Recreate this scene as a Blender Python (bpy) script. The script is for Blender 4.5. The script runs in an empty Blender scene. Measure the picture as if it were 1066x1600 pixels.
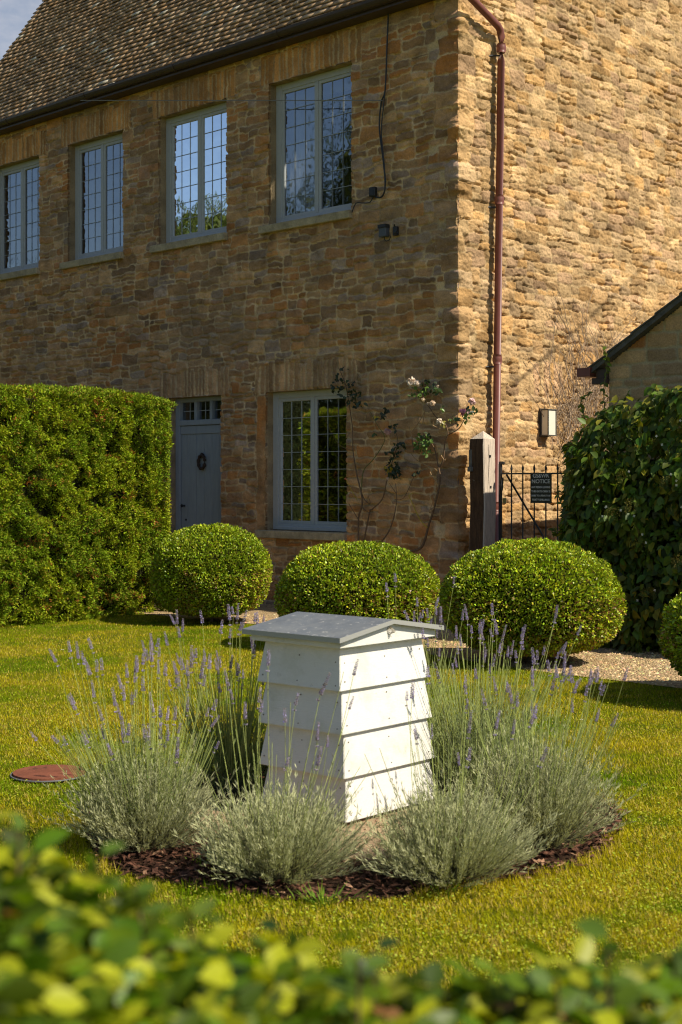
import bpy, bmesh, math, random
import numpy as np
from mathutils import Vector, Matrix
S = bpy.context.scene
R = math.radians
# ---------------------------------------------------------------- camera, world, sun, exposure
H = 1.45; F = 2222.2; CX = 533.0; HY = 755.0          # eye height, focal length in px, horizon of the photo
cd = bpy.data.cameras.new('camera'); cam = bpy.data.objects.new('camera', cd); S.collection.objects.link(cam)
cam.location = (0, 0, H); cam.rotation_euler = (R(90), 0, 0)
cd.sensor_fit = 'VERTICAL'; cd.sensor_height = 36; cd.sensor_width = 24; cd.lens = 50
cd.shift_y = -(800 - HY) / 1600; cd.clip_start = .05; cd.clip_end = 3000
cd.dof.use_dof = True; cd.dof.focus_distance = 10.0; cd.dof.aperture_fstop = 5.0
S.camera = cam
SUN_AZ = (0.872, -0.49); SUN_EL = 45
sv = Vector((SUN_AZ[0] * math.cos(R(SUN_EL)), SUN_AZ[1] * math.cos(R(SUN_EL)), math.sin(R(SUN_EL)))).normalized()
ld = bpy.data.lights.new('sun', 'SUN'); ld.energy = 5.0; ld.angle = R(.55); ld.color = (1, .91, .74)
lo = bpy.data.objects.new('sun', ld); S.collection.objects.link(lo); lo.rotation_euler = sv.to_track_quat('Z', 'Y').to_euler()
lo.location = (12, -4, 14)
W = bpy.data.worlds.new('World'); S.world = W; W.use_nodes = True
wn = W.node_tree; wn.nodes.clear()
def N(t, typ, **k):
    n = t.nodes.new(typ)
    for a, b in k.items(): setattr(n, a, b)
    return n
sky = N(wn, 'ShaderNodeTexSky', sky_type='NISHITA', sun_disc=False, sun_elevation=R(SUN_EL), sun_rotation=math.atan2(SUN_AZ[0], SUN_AZ[1]))
sky.dust_density = .6; sky.ozone_density = 2.0
tc = N(wn, 'ShaderNodeTexCoord'); nz = N(wn, 'ShaderNodeTexNoise'); nz.inputs['Scale'].default_value = 3.2; nz.inputs['Detail'].default_value = 9; nz.inputs['Roughness'].default_value = .6
mp = N(wn, 'ShaderNodeMapping'); mp.inputs['Scale'].default_value = (1, 1, 2.2); mp.inputs['Location'].default_value = (.35, .1, .2)
cr = N(wn, 'ShaderNodeValToRGB'); cr.color_ramp.elements[0].position = .36; cr.color_ramp.elements[1].position = .56
mx = N(wn, 'ShaderNodeMixRGB'); mx.inputs['Color2'].default_value = (7.2, 7.0, 7.2, 1)
bg = N(wn, 'ShaderNodeBackground'); bg.inputs['Strength'].default_value = .08
wo = N(wn, 'ShaderNodeOutputWorld'); L = wn.links.new
L(tc.outputs['Generated'], mp.inputs['Vector']); L(mp.outputs[0], nz.inputs['Vector']); L(nz.outputs['Fac'], cr.inputs[0])
sep = N(wn, 'ShaderNodeSeparateXYZ'); L(tc.outputs['Generated'], sep.inputs[0])
side = N(wn, 'ShaderNodeMapRange'); side.inputs['From Min'].default_value = .25; side.inputs['From Max'].default_value = .85; side.inputs['To Min'].default_value = .015; side.inputs['To Max'].default_value = 1.0
L(sep.outputs['Y'], side.inputs[0]); mul = N(wn, 'ShaderNodeMath', operation='MULTIPLY'); L(cr.outputs[0], mul.inputs[0]); L(side.outputs[0], mul.inputs[1])
L(mul.outputs[0], mx.inputs['Fac']); L(sky.outputs[0], mx.inputs['Color1']); L(mx.outputs[0], bg.inputs[0]); L(bg.outputs[0], wo.inputs[0])
S.view_settings.view_transform = 'Standard'; S.view_settings.look = 'None'; S.view_settings.exposure = 0.34; S.view_settings.gamma = 1
S.render.engine = 'CYCLES'; S.cycles.use_denoising = True
S.cycles.pixel_filter_type = 'BLACKMAN_HARRIS'; S.cycles.filter_width = 1.05; S.cycles.max_bounces = 8; S.cycles.transparent_max_bounces = 12

# ---------------------------------------------------------------- helpers
COL = S.collection
def tag(o, label, cat, group=None):
    o['label'] = label; o['category'] = cat
    if group: o['group'] = group
    return o
def empty(name, loc, rz=0):
    o = bpy.data.objects.new(name, None); COL.objects.link(o); o.location = loc; o.rotation_euler = (0, 0, rz); o.empty_display_size = .1
    return o
def link(name, me, m, parent=None, loc=None):
    o = bpy.data.objects.new(name, me); COL.objects.link(o)
    if m is not None:
        for q in (m if isinstance(m, (list, tuple)) else [m]): me.materials.append(q)
    if parent is not None: o.parent = parent
    if loc is not None: o.location = loc
    return o
def npmesh(name, v, f, col=None, smooth=False):
    v = np.asarray(v, np.float32).reshape(-1, 3); f = np.asarray(f, np.int32)
    me = bpy.data.meshes.new(name); me.vertices.add(len(v)); me.vertices.foreach_set('co', v.ravel())
    n, k = f.shape; me.loops.add(n * k); me.loops.foreach_set('vertex_index', f.ravel()); me.polygons.add(n)
    me.polygons.foreach_set('loop_start', np.arange(0, n * k, k, dtype=np.int32))
    try: me.polygons.foreach_set('loop_total', np.full(n, k, np.int32))
    except Exception: pass
    if smooth: me.polygons.foreach_set('use_smooth', np.ones(n, bool))
    if col is not None:
        a = me.attributes.new('Col', 'FLOAT_COLOR', 'POINT'); c = np.ones((len(v), 4), np.float32); c[:, :3] = col; a.data.foreach_set('color', c.ravel())
    me.update(calc_edges=True); me.validate()
    return me
def join_np(parts):
    """parts: (v, f, col) with equal face size"""
    V = []; Fc = []; Cc = []; o = 0
    for v, f, c in parts:
        v = np.asarray(v, np.float32).reshape(-1, 3); V.append(v); Fc.append(np.asarray(f, np.int64) + o)
        cc = np.empty((len(v), 3), np.float32); cc[:] = c; Cc.append(cc); o += len(v)
    return np.concatenate(V), np.concatenate(Fc), np.concatenate(Cc)
def bbox(bm, x0, x1, y0, y1, z0, z1, bev=0):
    vs = [bm.verts.new((x, y, z)) for x in (x0, x1) for y in (y0, y1) for z in (z0, z1)]
    fs = [(0, 1, 3, 2), (4, 6, 7, 5), (0, 4, 5, 1), (2, 3, 7, 6), (0, 2, 6, 4), (1, 5, 7, 3)]
    ff = [bm.faces.new([vs[i] for i in q]) for q in fs]
    if bev:
        es = set(e for q in ff for e in q.edges)
        bmesh.ops.bevel(bm, geom=list(es), offset=bev, segments=1, affect='EDGES', profile=.5)
    return vs
def bmo(name, bm, m, parent=None, smooth=False, loc=None):
    bmesh.ops.recalc_face_normals(bm, faces=bm.faces[:])
    me = bpy.data.meshes.new(name); bm.to_mesh(me); bm.free()
    if smooth: me.polygons.foreach_set('use_smooth', [True] * len(me.polygons))
    return link(name, me, m, parent, loc)
def prism(bm, pts, axis, a, b):
    """extrude a 2-D outline along axis from a to b"""
    def P(p, t):
        return {'x': (t, p[0], p[1]), 'y': (p[0], t, p[1]), 'z': (p[0], p[1], t)}[axis]
    A = [bm.verts.new(P(p, a)) for p in pts]; B = [bm.verts.new(P(p, b)) for p in pts]
    n = len(pts); bm.faces.new(A); bm.faces.new(B[::-1])
    for i in range(n): bm.faces.new((A[i], B[i], B[(i + 1) % n], A[(i + 1) % n]))
def tube(pts, rad, n=6):
    """quads of a tube along pts; returns v,f"""
    P = np.asarray(pts, float); m = len(P); rad = np.broadcast_to(np.asarray(rad, float), (m,))
    T = np.gradient(P, axis=0); T /= np.linalg.norm(T, axis=1)[:, None] + 1e-9
    up = np.array([0, 0, 1.0]) if abs(T[:, 2]).mean() < .8 else np.array([1.0, 0, 0])
    A = np.cross(T, up); A /= np.linalg.norm(A, axis=1)[:, None] + 1e-9; B = np.cross(T, A)
    an = np.arange(n) * 2 * math.pi / n
    v = P[:, None, :] + rad[:, None, None] * (A[:, None, :] * np.cos(an)[None, :, None] + B[:, None, :] * np.sin(an)[None, :, None])
    i = np.arange(m - 1)[:, None] * n; j = np.arange(n)[None, :]; k = (j + 1) % n
    f = np.stack([i + j, i + k, i + n + k, i + n + j], -1).reshape(-1, 4)
    vv = np.concatenate([v.reshape(-1, 3), P[:1], P[-1:]])
    c0 = m * n; c1 = c0 + 1; jj = np.arange(n); kk = (jj + 1) % n
    caps = np.concatenate([np.stack([np.full(n, c0), kk, jj, np.full(n, c0)], 1)[:0], np.zeros((0, 4), int)])
    # caps as quads on pairs of vertices
    q = []
    for a in range(1, n - 2, 2): q.append((0, a, a + 1, (a + 2) % n if a + 2 < n else 0))
    q0 = [(0, a, a + 1, a + 2) for a in range(1, n - 2, 2)]
    caps = np.array([list(x) for x in q0] + [[(m - 1) * n + y for y in x[::-1]] for x in q0], int).reshape(-1, 4)
    f = np.concatenate([f, caps]) if len(caps) else f
    return v.reshape(-1, 3), f
def tubes_obj(name, lst, m, parent=None, col=(.2, .15, .1), n=6, smooth=True):
    parts = []
    for it in lst:
        v, f = tube(it[0], it[1], n); parts.append((v, f, it[2] if len(it) > 2 else col))
    v, f, c = join_np(parts)
    return link(name, npmesh(name, v, f, c, smooth), m, parent)
_tab = np.random.RandomState(7).rand(512, 512).astype(np.float32)
def vn(u, v, seed=0):
    u = u + seed * 17.3 + 200; v = v + seed * 31.7 + 200
    iu = np.floor(u).astype(int); iv = np.floor(v).astype(int); fu = u - iu; fv = v - iv
    fu = fu * fu * (3 - 2 * fu); fv = fv * fv * (3 - 2 * fv)
    a = _tab[iu & 511, iv & 511]; b = _tab[(iu + 1) & 511, iv & 511]; c = _tab[iu & 511, (iv + 1) & 511]; d = _tab[(iu + 1) & 511, (iv + 1) & 511]
    return (a * (1 - fu) + b * fu) * (1 - fv) + (c * (1 - fu) + d * fu) * fv
def fbm(u, v, seed=0, o=4):
    s = 0; a = 1; t = 0
    for i in range(o): s = s + a * vn(u * 2 ** i, v * 2 ** i, seed + i * 3); t += a; a *= .55
    return s / t
def nrm(a): return a / (np.linalg.norm(a, axis=-1, keepdims=True) + 1e-9)
def leafset(P, D, Nn, Ln, Wd, fold=.15, mid=.45, droop=0):
    """pointed leaf with a folded midrib: 5 verts, 4 triangles each"""
    n = len(P); D = nrm(D); Sx = nrm(np.cross(D, Nn)); Nn = np.cross(Sx, D)
    Ln = np.broadcast_to(Ln, (n,))[:, None]; Wd = np.broadcast_to(Wd, (n,))[:, None]
    M = P + D * Ln * mid - Nn * Wd * fold
    T = P + D * Ln - Nn * Ln * droop
    v = np.stack([P, M + Sx * Wd * .5 + Nn * Wd * fold * 1.6, M, M - Sx * Wd * .5 + Nn * Wd * fold * 1.6, T], 1)
    b = np.arange(n)[:, None] * 5
    f = np.concatenate([b + np.array([[0, 1, 2]]), b + np.array([[0, 2, 3]]), b + np.array([[1, 4, 2]]), b + np.array([[2, 4, 3]])], 0)
    return v.reshape(-1, 3), f
def ovalleaf(P, D, Nn, Ln, Wd, fold=.12, droop=.15):
    """fuller leaf: 9 verts, 8 tris"""
    n = len(P); D = nrm(D); Sx = nrm(np.cross(D, Nn)); Nn = np.cross(Sx, D)
    Ln = np.broadcast_to(Ln, (n,))[:, None]; Wd = np.broadcast_to(Wd, (n,))[:, None]
    vs = [P]
    for t, w in ((.28, .42), (.62, .40)):
        c = P + D * Ln * t - Nn * Ln * droop * t * t
        vs += [c + Sx * Wd * w + Nn * Wd * fold, c - Nn * Wd * fold * .3, c - Sx * Wd * w + Nn * Wd * fold]
    vs += [P + D * Ln * .86 - Nn * Ln * droop * .8, P + D * Ln - Nn * Ln * droop]
    v = np.stack(vs, 1); b = np.arange(n)[:, None] * 9
    F_ = [(0, 1, 2), (0, 2, 3), (1, 4, 5), (1, 5, 2), (2, 5, 6), (2, 6, 3), (4, 8, 7), (4, 7, 5), (5, 7, 6), (7, 8, 6)]
    f = np.concatenate([b + np.array([q]) for q in F_], 0)
    return v.reshape(-1, 3), f
def diamond(P, D, Nn, Ln, Wd):
    n = len(P); D = nrm(D); Sx = nrm(np.cross(D, Nn))
    Ln = np.broadcast_to(Ln, (n,))[:, None]; Wd = np.broadcast_to(Wd, (n,))[:, None]
    M = P + D * Ln * .5
    v = np.stack([P, M + Sx * Wd * .5, P + D * Ln, M - Sx * Wd * .5], 1)
    f = np.arange(n)[:, None] * 4 + np.array([[0, 1, 2, 3]])
    return v.reshape(-1, 3), f
def ground(px, py, z=0.0):
    Y = (H - z) * F / (py - HY); return Vector(((px - CX) / F * Y, Y, z))
def at(px, py, Y): return Vector(((px - CX) / F * Y, Y, H - (py - HY) / F * Y))
rng = np.random.RandomState(11); rnd = random.Random(5)

# ---------------------------------------------------------------- materials
def mat(name, color=(.5, .5, .5), rough=.6, spec=.4, metal=0, attr=False, noise=None, bump=None, trans=0, tcol=None, mixc=None, coat=0):
    m = bpy.data.materials.new(name); m.use_nodes = True; t = m.node_tree; p = t.nodes['Principled BSDF']; out = t.nodes['Material Output']
    p.inputs['Roughness'].default_value = rough; p.inputs['Specular IOR Level'].default_value = spec; p.inputs['Metallic'].default_value = metal
    p.inputs['Base Color'].default_value = (*color, 1)
    src = None
    if attr:
        a = N(t, 'ShaderNodeAttribute', attribute_name='Col'); src = a.outputs['Color']
    tcn = N(t, 'ShaderNodeTexCoord')
    if noise:                                # list of (scale, dark mult, light mult, (stretch))
        for nn in (noise if isinstance(noise, list) else [noise]):
            sc, lo_, hi_ = nn[:3]; st = nn[3] if len(nn) > 3 else (1, 1, 1)
            mpn = N(t, 'ShaderNodeMapping'); mpn.inputs['Scale'].default_value = st; t.links.new(tcn.outputs['Object'], mpn.inputs[0])
            n1 = N(t, 'ShaderNodeTexNoise'); n1.inputs['Scale'].default_value = sc; n1.inputs['Detail'].default_value = 6; n1.inputs['Roughness'].default_value = .65; t.links.new(mpn.outputs[0], n1.inputs['Vector'])
            r = N(t, 'ShaderNodeMapRange'); r.inputs['From Min'].default_value = .3; r.inputs['From Max'].default_value = .7; r.inputs['To Min'].default_value = lo_; r.inputs['To Max'].default_value = hi_
            t.links.new(n1.outputs['Fac'], r.inputs[0])
            x = N(t, 'ShaderNodeMixRGB', blend_type='MULTIPLY'); x.inputs['Fac'].default_value = 1
            if src is None: x.inputs['Color1'].default_value = (*color, 1)
            else: t.links.new(src, x.inputs['Color1'])
            t.links.new(r.outputs[0], x.inputs['Color2']); src = x.outputs[0]
    for mc in (mixc if isinstance(mixc, list) else [mixc] if mixc else []):   # patches of a second colour: (color, scale, lo, hi, max)
        c2, sc, lo_, hi_ = mc[:4]
        mpn = N(t, 'ShaderNodeMapping'); mpn.inputs['Location'].default_value = (sc, 0, 1); t.links.new(tcn.outputs['Object'], mpn.inputs[0])
        n1 = N(t, 'ShaderNodeTexNoise'); n1.inputs['Scale'].default_value = sc; n1.inputs['Detail'].default_value = 8; n1.inputs['Roughness'].default_value = .7; t.links.new(mpn.outputs[0], n1.inputs['Vector'])
        r = N(t, 'ShaderNodeMapRange'); r.inputs['From Min'].default_value = lo_; r.inputs['From Max'].default_value = hi_; r.inputs['To Max'].default_value = mc[4] if len(mc) > 4 else 1; t.links.new(n1.outputs['Fac'], r.inputs[0])
        x = N(t, 'ShaderNodeMixRGB'); t.links.new(r.outputs[0], x.inputs['Fac']); x.inputs['Color2'].default_value = (*c2, 1)
        if src is None: x.inputs['Color1'].default_value = (*color, 1)
        else: t.links.new(src, x.inputs['Color1'])
        src = x.outputs[0]
    if src is not None: t.links.new(src, p.inputs['Base Color'])
    if bump:                                 # list of (scale, distance, stretch)
        prev = None
        for b in (bump if isinstance(bump, list) else [bump]):
            sc, dist = b[:2]; st = b[2] if len(b) > 2 else (1, 1, 1)
            mpn = N(t, 'ShaderNodeMapping'); mpn.inputs['Scale'].default_value = st; t.links.new(tcn.outputs['Object'], mpn.inputs[0])
            n2 = N(t, 'ShaderNodeTexNoise'); n2.inputs['Scale'].default_value = sc; n2.inputs['Detail'].default_value = 5; n2.inputs['Roughness'].default_value = .7; t.links.new(mpn.outputs[0], n2.inputs['Vector'])
            bp = N(t, 'ShaderNodeBump'); bp.inputs['Distance'].default_value = dist; bp.inputs['Strength'].default_value = 1
            t.links.new(n2.outputs['Fac'], bp.inputs['Height'])
            if prev: t.links.new(prev, bp.inputs['Normal'])
            prev = bp.outputs[0]
        t.links.new(prev, p.inputs['Normal'])
    if coat: p.inputs['Coat Weight'].default_value = coat
    if trans:
        tr = N(t, 'ShaderNodeBsdfTranslucent'); ms = N(t, 'ShaderNodeMixShader'); ms.inputs[0].default_value = trans
        if src is not None:
            g = N(t, 'ShaderNodeMixRGB', blend_type='MULTIPLY'); g.inputs['Fac'].default_value = 1; g.inputs['Color2'].default_value = (*(tcol or (1.5, 1.6, .7)), 1)
            t.links.new(src, g.inputs['Color1']); t.links.new(g.outputs[0], tr.inputs[0])
        else: tr.inputs[0].default_value = (*color, 1)
        t.links.new(p.outputs[0], ms.inputs[1]); t.links.new(tr.outputs[0], ms.inputs[2]); t.links.new(ms.outputs[0], out.inputs[0])
    return m
M = {}
M['stone'] = mat('rubble stone', attr=True, rough=.93, spec=.15, noise=[(7, .82, 1.16), (60, .78, 1.2)], bump=[(28, .014), (110, .004)])
M['roof'] = mat('roof tile', attr=True, rough=.8, spec=.15, noise=[(30, .7, 1.25)], bump=(60, .004))
M['sill'] = mat('sill stone', (.42, .34, .22), .9, .2, noise=[(9, .6, 1.3), (70, .75, 1.2)], bump=(60, .004))
M['paint'] = mat('grey green paint', (.42, .425, .435), .55, .4, noise=(25, .92, 1.05))
M['door'] = mat('blue grey door paint', (.30, .325, .35), .5, .4, noise=(6, .88, 1.08, (3, 3, .6)))
M['lead'] = mat('lead strip', (.38, .40, .42), .6, .4)
M['curtain'] = mat('curtain', (.62, .64, .66), .9, .1)
M['brown'] = mat('brown gutter', (.055, .035, .028), .45, .4, noise=(12, .8, 1.2))
M['pipe'] = mat('red brown pipe', (.17, .055, .042), .45, .45, noise=(14, .85, 1.15))
M['black'] = mat('black iron', (.018, .018, .02), .5, .5, bump=(90, .001))
M['lampglass'] = mat('opal lamp glass', (.72, .69, .58), .35, .4)
M['wood'] = mat('weathered oak', (.60, .50, .40), .85, .15, noise=[(16, .6, 1.25, (6, 6, .5)), (80, .85, 1.12, (4, 4, .3))], bump=[(12, .004, (6, 6, .35))])
M['white'] = mat('white painted timber', (.74, .72, .665), .55, .35, noise=[(40, .965, 1.02, (1, 1, 6))], bump=[(26, .0010, (.5, .5, 9)), (120, .0004)], mixc=[((.50, .50, .36), 5, .50, .68, .45), ((.42, .40, .34), 14, .58, .70, .5), ((.30, .26, .18), 42, .655, .71)])
M['zinc'] = mat('grey metal cover', (.16, .18, .205), .5, .5, metal=.25, noise=(8, .88, 1.12), mixc=[((.26, .27, .27), 6, .45, .65, .6), ((.45, .45, .43), 34, .585, .64)], bump=(9, .002))
M['zincedge'] = mat('pale metal edge', (.38, .38, .36), .5, .5, metal=.3)
M['leaf'] = mat('small leaves', attr=True, rough=.42, spec=.4, trans=.16)
M['yew'] = mat('yew needles', attr=True, rough=.6, spec=.15, trans=.12)
M['ivy'] = mat('glossy hedge leaves', attr=True, rough=.45, spec=.35, trans=.42, tcol=(1.7, 1.7, .5))
M['hyd'] = mat('broad climber leaves', attr=True, rough=.5, spec=.35, trans=.3)
M['lav'] = mat('lavender foliage', attr=True, rough=.75, spec=.15, trans=.18, tcol=(1.2, 1.2, .8))
M['bark'] = mat('bark', attr=True, rough=.9, spec=.15, noise=(40, .7, 1.3))
M['spike'] = mat('lavender bud', attr=True, rough=.8, spec=.1, trans=.1, tcol=(1, 1, 1))
M['petal'] = mat('rose petal', attr=True, rough=.6, spec=.2, trans=.3, tcol=(1, 1, 1))
M['grass'] = mat('grass blades', attr=True, rough=.8, spec=.0, trans=.35, tcol=(1.3, 1.3, .3))
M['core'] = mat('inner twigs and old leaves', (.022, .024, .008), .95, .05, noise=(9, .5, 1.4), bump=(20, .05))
M['chip'] = mat('bark mulch chips', attr=True, rough=.9, spec=.15, noise=(60, .7, 1.3))
M['slab'] = mat('sandstone slab', (.36, .25, .15), .9, .15, noise=[(7, .6, 1.3), (50, .8, 1.2)], bump=(25, .008))
M['cover'] = mat('brick red cover paint', (.20, .068, .038), .8, .2, noise=[(6, .75, 1.2), (60, .85, 1.1)], mixc=((.08, .035, .02), 5, .58, .62), bump=(80, .002))
def glass():
    m = bpy.data.materials.new('window glass'); m.use_nodes = True; t = m.node_tree; t.nodes.clear()
    o = N(t, 'ShaderNodeOutputMaterial'); g = N(t, 'ShaderNodeBsdfGlossy'); g.inputs['Roughness'].default_value = .035; g.inputs['Color'].default_value = (.9, .93, 1, 1)
    tr = N(t, 'ShaderNodeBsdfTransparent'); tr.inputs[0].default_value = (.8, .85, .85, 1)
    fr = N(t, 'ShaderNodeFresnel'); fr.inputs['IOR'].default_value = 3.3
    ms = N(t, 'ShaderNodeMixShader'); t.links.new(fr.outputs[0], ms.inputs[0]); t.links.new(tr.outputs[0], ms.inputs[1]); t.links.new(g.outputs[0], ms.inputs[2])
    nzg = N(t, 'ShaderNodeTexNoise'); nzg.inputs['Scale'].default_value = 3.5; bp = N(t, 'ShaderNodeBump'); bp.inputs['Distance'].default_value = .004
    tcn = N(t, 'ShaderNodeTexCoord'); t.links.new(tcn.outputs['Object'], nzg.inputs['Vector']); t.links.new(nzg.outputs['Fac'], bp.inputs['Height']); t.links.new(bp.outputs[0], g.inputs['Normal'])
    t.links.new(ms.outputs[0], o.inputs[0]); return m
M['glass'] = glass()
def lawn_mat():
    m = bpy.data.materials.new('lawn'); m.use_nodes = True; t = m.node_tree; p = t.nodes['Principled BSDF']; p.inputs['Roughness'].default_value = .95; p.inputs['Specular IOR Level'].default_value = .1
    tcn = N(t, 'ShaderNodeTexCoord')
    def nse(sc, d=6):
        n = N(t, 'ShaderNodeTexNoise'); n.inputs['Scale'].default_value = sc; n.inputs['Detail'].default_value = d; n.inputs['Roughness'].default_value = .7; t.links.new(tcn.outputs['Object'], n.inputs['Vector']); return n
    a = nse(1.1); r = N(t, 'ShaderNodeValToRGB'); e = r.color_ramp.elements; e[0].position = .36; e[0].color = (.09, .13, .004, 1); e[1].position = .62; e[1].color = (.30, .25, .012, 1)
    k = r.color_ramp.elements.new(.5); k.color = (.17, .19, .006, 1)
    b = nse(45); r2 = N(t, 'ShaderNodeMapRange'); r2.inputs['From Min'].default_value = .3; r2.inputs['From Max'].default_value = .7; r2.inputs['To Min'].default_value = .55; r2.inputs['To Max'].default_value = 1.35
    x = N(t, 'ShaderNodeMixRGB', blend_type='MULTIPLY'); x.inputs['Fac'].default_value = 1
    t.links.new(a.outputs['Fac'], r.inputs[0]); t.links.new(b.outputs['Fac'], r2.inputs[0]); t.links.new(r.outputs[0], x.inputs[1]); t.links.new(r2.outputs[0], x.inputs[2]); t.links.new(x.outputs[0], p.inputs['Base Color'])
    c = nse(90, 4); bp = N(t, 'ShaderNodeBump'); bp.inputs['Distance'].default_value = .03; t.links.new(c.outputs['Fac'], bp.inputs['Height']); t.links.new(bp.outputs[0], p.inputs['Normal'])
    return m
M['lawn'] = lawn_mat()
def gravel_mat():
    m = bpy.data.materials.new('gravel'); m.use_nodes = True; t = m.node_tree; p = t.nodes['Principled BSDF']; p.inputs['Roughness'].default_value = .95; p.inputs['Specular IOR Level'].default_value = .1
    tcn = N(t, 'ShaderNodeTexCoord'); v = N(t, 'ShaderNodeTexVoronoi'); v.inputs['Scale'].default_value = 55; t.links.new(tcn.outputs['Object'], v.inputs['Vector'])
    r = N(t, 'ShaderNodeValToRGB'); e = r.color_ramp.elements; e[0].color = (.26, .17, .085, 1); e[1].color = (.62, .46, .26, 1)
    s = N(t, 'ShaderNodeSeparateColor'); t.links.new(v.outputs['Color'], s.inputs[0]); t.links.new(s.outputs[0], r.inputs[0]); t.links.new(r.outputs[0], p.inputs['Base Color'])
    bp = N(t, 'ShaderNodeBump', invert=True); bp.inputs['Distance'].default_value = .02; t.links.new(v.outputs['Distance'], bp.inputs['Height']); t.links.new(bp.outputs[0], p.inputs['Normal'])
    return m
M['gravel'] = gravel_mat()

# ---------------------------------------------------------------- ground, path, bed
def sheet(name, pts, z, m, kind='structure'):
    bm = bmesh.new(); bm.faces.new([bm.verts.new((p[0], p[1], z)) for p in pts]); o = bmo(name, bm, m); o['kind'] = kind; return o
sheet('lawn', [(-900, -900), (900, -900), (900, 900), (-900, 900)], 0, M['lawn'])
edge = [ground(*p) for p in ((1290, 1112), (1066, 1077), (960, 1064), (873, 1054), (780, 1041), (690, 1027), (560, 1000), (425, 979), (360, 972), (300, 968))]
epts = [(8.5, 7.2)] + [(p.x, p.y) for p in edge] + [(-3.0, 16.6), (-12, 25), (-9, 28), (9, 28), (14, 14)]
sheet('gravel_path', epts, .006, M['gravel'])
def inpoly(x, y, poly):
    c = np.zeros(len(x), bool); n = len(poly); j = n - 1
    for i in range(n):
        xi, yi = poly[i][:2]; xj, yj = poly[j][:2]
        s = ((yi > y) != (yj > y)) & (x < (xj - xi) * (y - yi) / (yj - yi + 1e-12) + xi); c ^= s; j = i
    return c
BED = (0.02, 6.12); BR = 1.16
def bedr(th): return BR * (1 + .03 * np.sin(3 * th + 1) + .02 * np.sin(7 * th))
sheet('flower_bed', [(BED[0] + bedr(a) * math.cos(a), BED[1] + bedr(a) * math.sin(a)) for a in np.linspace(0, 2 * math.pi, 60)[:-1]], .005, mat('bed soil', (.045, .025, .015), .95, .1, noise=(30, .6, 1.4), bump=(40, .03)))
# mulch chips
n = 9000; th = rng.rand(n) * 2 * math.pi; rr = np.sqrt(rng.rand(n)) * bedr(th) * 1.01
P = np.stack([BED[0] + rr * np.cos(th), BED[1] + rr * np.sin(th), .008 + rng.rand(n) * .02], 1)
a = rng.rand(n) * 2 * math.pi; D = np.stack([np.cos(a), np.sin(a), (rng.rand(n) - .5) * .9], 1); Nn = nrm(np.stack([rng.randn(n) * .4, rng.randn(n) * .4, np.ones(n)], 1))
v, f = diamond(P, D, Nn, .02 + rng.rand(n) * .035, .008 + rng.rand(n) * .014)
c = np.where(rng.rand(n, 1) < .12, [[.26, .15, .09]], [[.10, .045, .028]]) * (.5 + rng.rand(n, 1))
o = link('bark_mulch', npmesh('bark_mulch', v, f, np.repeat(c, 4, 0)), M['chip']); o['kind'] = 'stuff'; o['label'] = 'dark red brown bark mulch in the round bed under the lavender'; o['category'] = 'mulch'
# gravel stones near the path edge
n = 14000; X = rng.rand(n) * 6 - 2.4; Y = 9.6 + rng.rand(n) * 6
k = inpoly(X, Y, epts); X = X[k]; Y = Y[k]; n = len(X)
P = np.stack([X, Y, np.full(n, .006)], 1); s = .006 + rng.rand(n) * .009
oct_ = np.array([[1, 0, 0], [0, 1, 0], [-1, 0, 0], [0, -1, 0], [0, 0, .8], [0, 0, -.3]], float)
v = P[:, None] + oct_[None] * s[:, None, None] * (.7 + .6 * rng.rand(n, 6, 1)); fo = np.array([[0, 1, 4], [1, 2, 4], [2, 3, 4], [3, 0, 4]])
f = (np.arange(n)[:, None, None] * 6 + fo[None]).reshape(-1, 3); c = np.array([[.58, .42, .23]]) * (.5 + .8 * rng.rand(n, 1)) * (1 + .1 * rng.randn(n, 3))
o = link('gravel_stones', npmesh('gravel_stones', v.reshape(-1, 3), f, np.repeat(np.clip(c, 0, 1), 6, 0)), M['chip']); o['kind'] = 'stuff'; o['label'] = 'loose honey coloured gravel scattered along the path'; o['category'] = 'gravel'

# ---------------------------------------------------------------- the house (local frame: x along the front, +y out of the front, gable face looks to -x)
HC = (1.232, 14.95); HA = math.atan2(.6986, -.7155)
house = empty('stone_house', (HC[0], HC[1], 0), HA)
tag(house, 'honey coloured rubble stone house with leaded casement windows and a steep tiled roof', 'house')
HX = 9.9; HD = 6.4; ZW = 6.72; PITCH = R(55)
OPEN = {'w4': (1.56, 2.93, 4.53, 6.22), 'w3': (3.70, 5.03, 4.54, 6.20), 'w2': (5.80, 7.06, 4.54, 6.18), 'w1': (7.77, 9.04, 4.54, 6.16), 'gw': (1.64, 2.985, .89, 2.54), 'door': (3.804, 4.86, 0, 2.545)}
def stones(u0, u1, z0, z1, rs, ch=(.17, .27), cl=(.28, .62), sp=.85):
    out = []; z = z0
    while z < z1:
        h = rs.uniform(*ch); u = u0 - rs.rand() * .3
        while u < u1:
            l = rs.uniform(*cl); r = rs.rand()
            def rec(a, b, c, d, dep):
                w = b - a; hh = d - c
                if dep == 0 or (hh < .08 and w < .3): out.append((a, b, c, d)); return
                if hh > rs.uniform(.10, .17) and rs.rand() < sp:
                    m = c + hh * rs.uniform(.35, .65)
                    rec(a, b, c, m, dep - 1); rec(a, b, m, d, dep - 1)
                elif w > rs.uniform(.26, .42) and rs.rand() < .85:
                    m = a + w * rs.uniform(.3, .7)
                    rec(a, m, c, d, dep - 1); rec(m, b, c, d, dep - 1)
                else: out.append((a, b, c, d))
            rec(u, u + l, z, z + h, 3); u += l
        z += h
    return out
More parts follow.
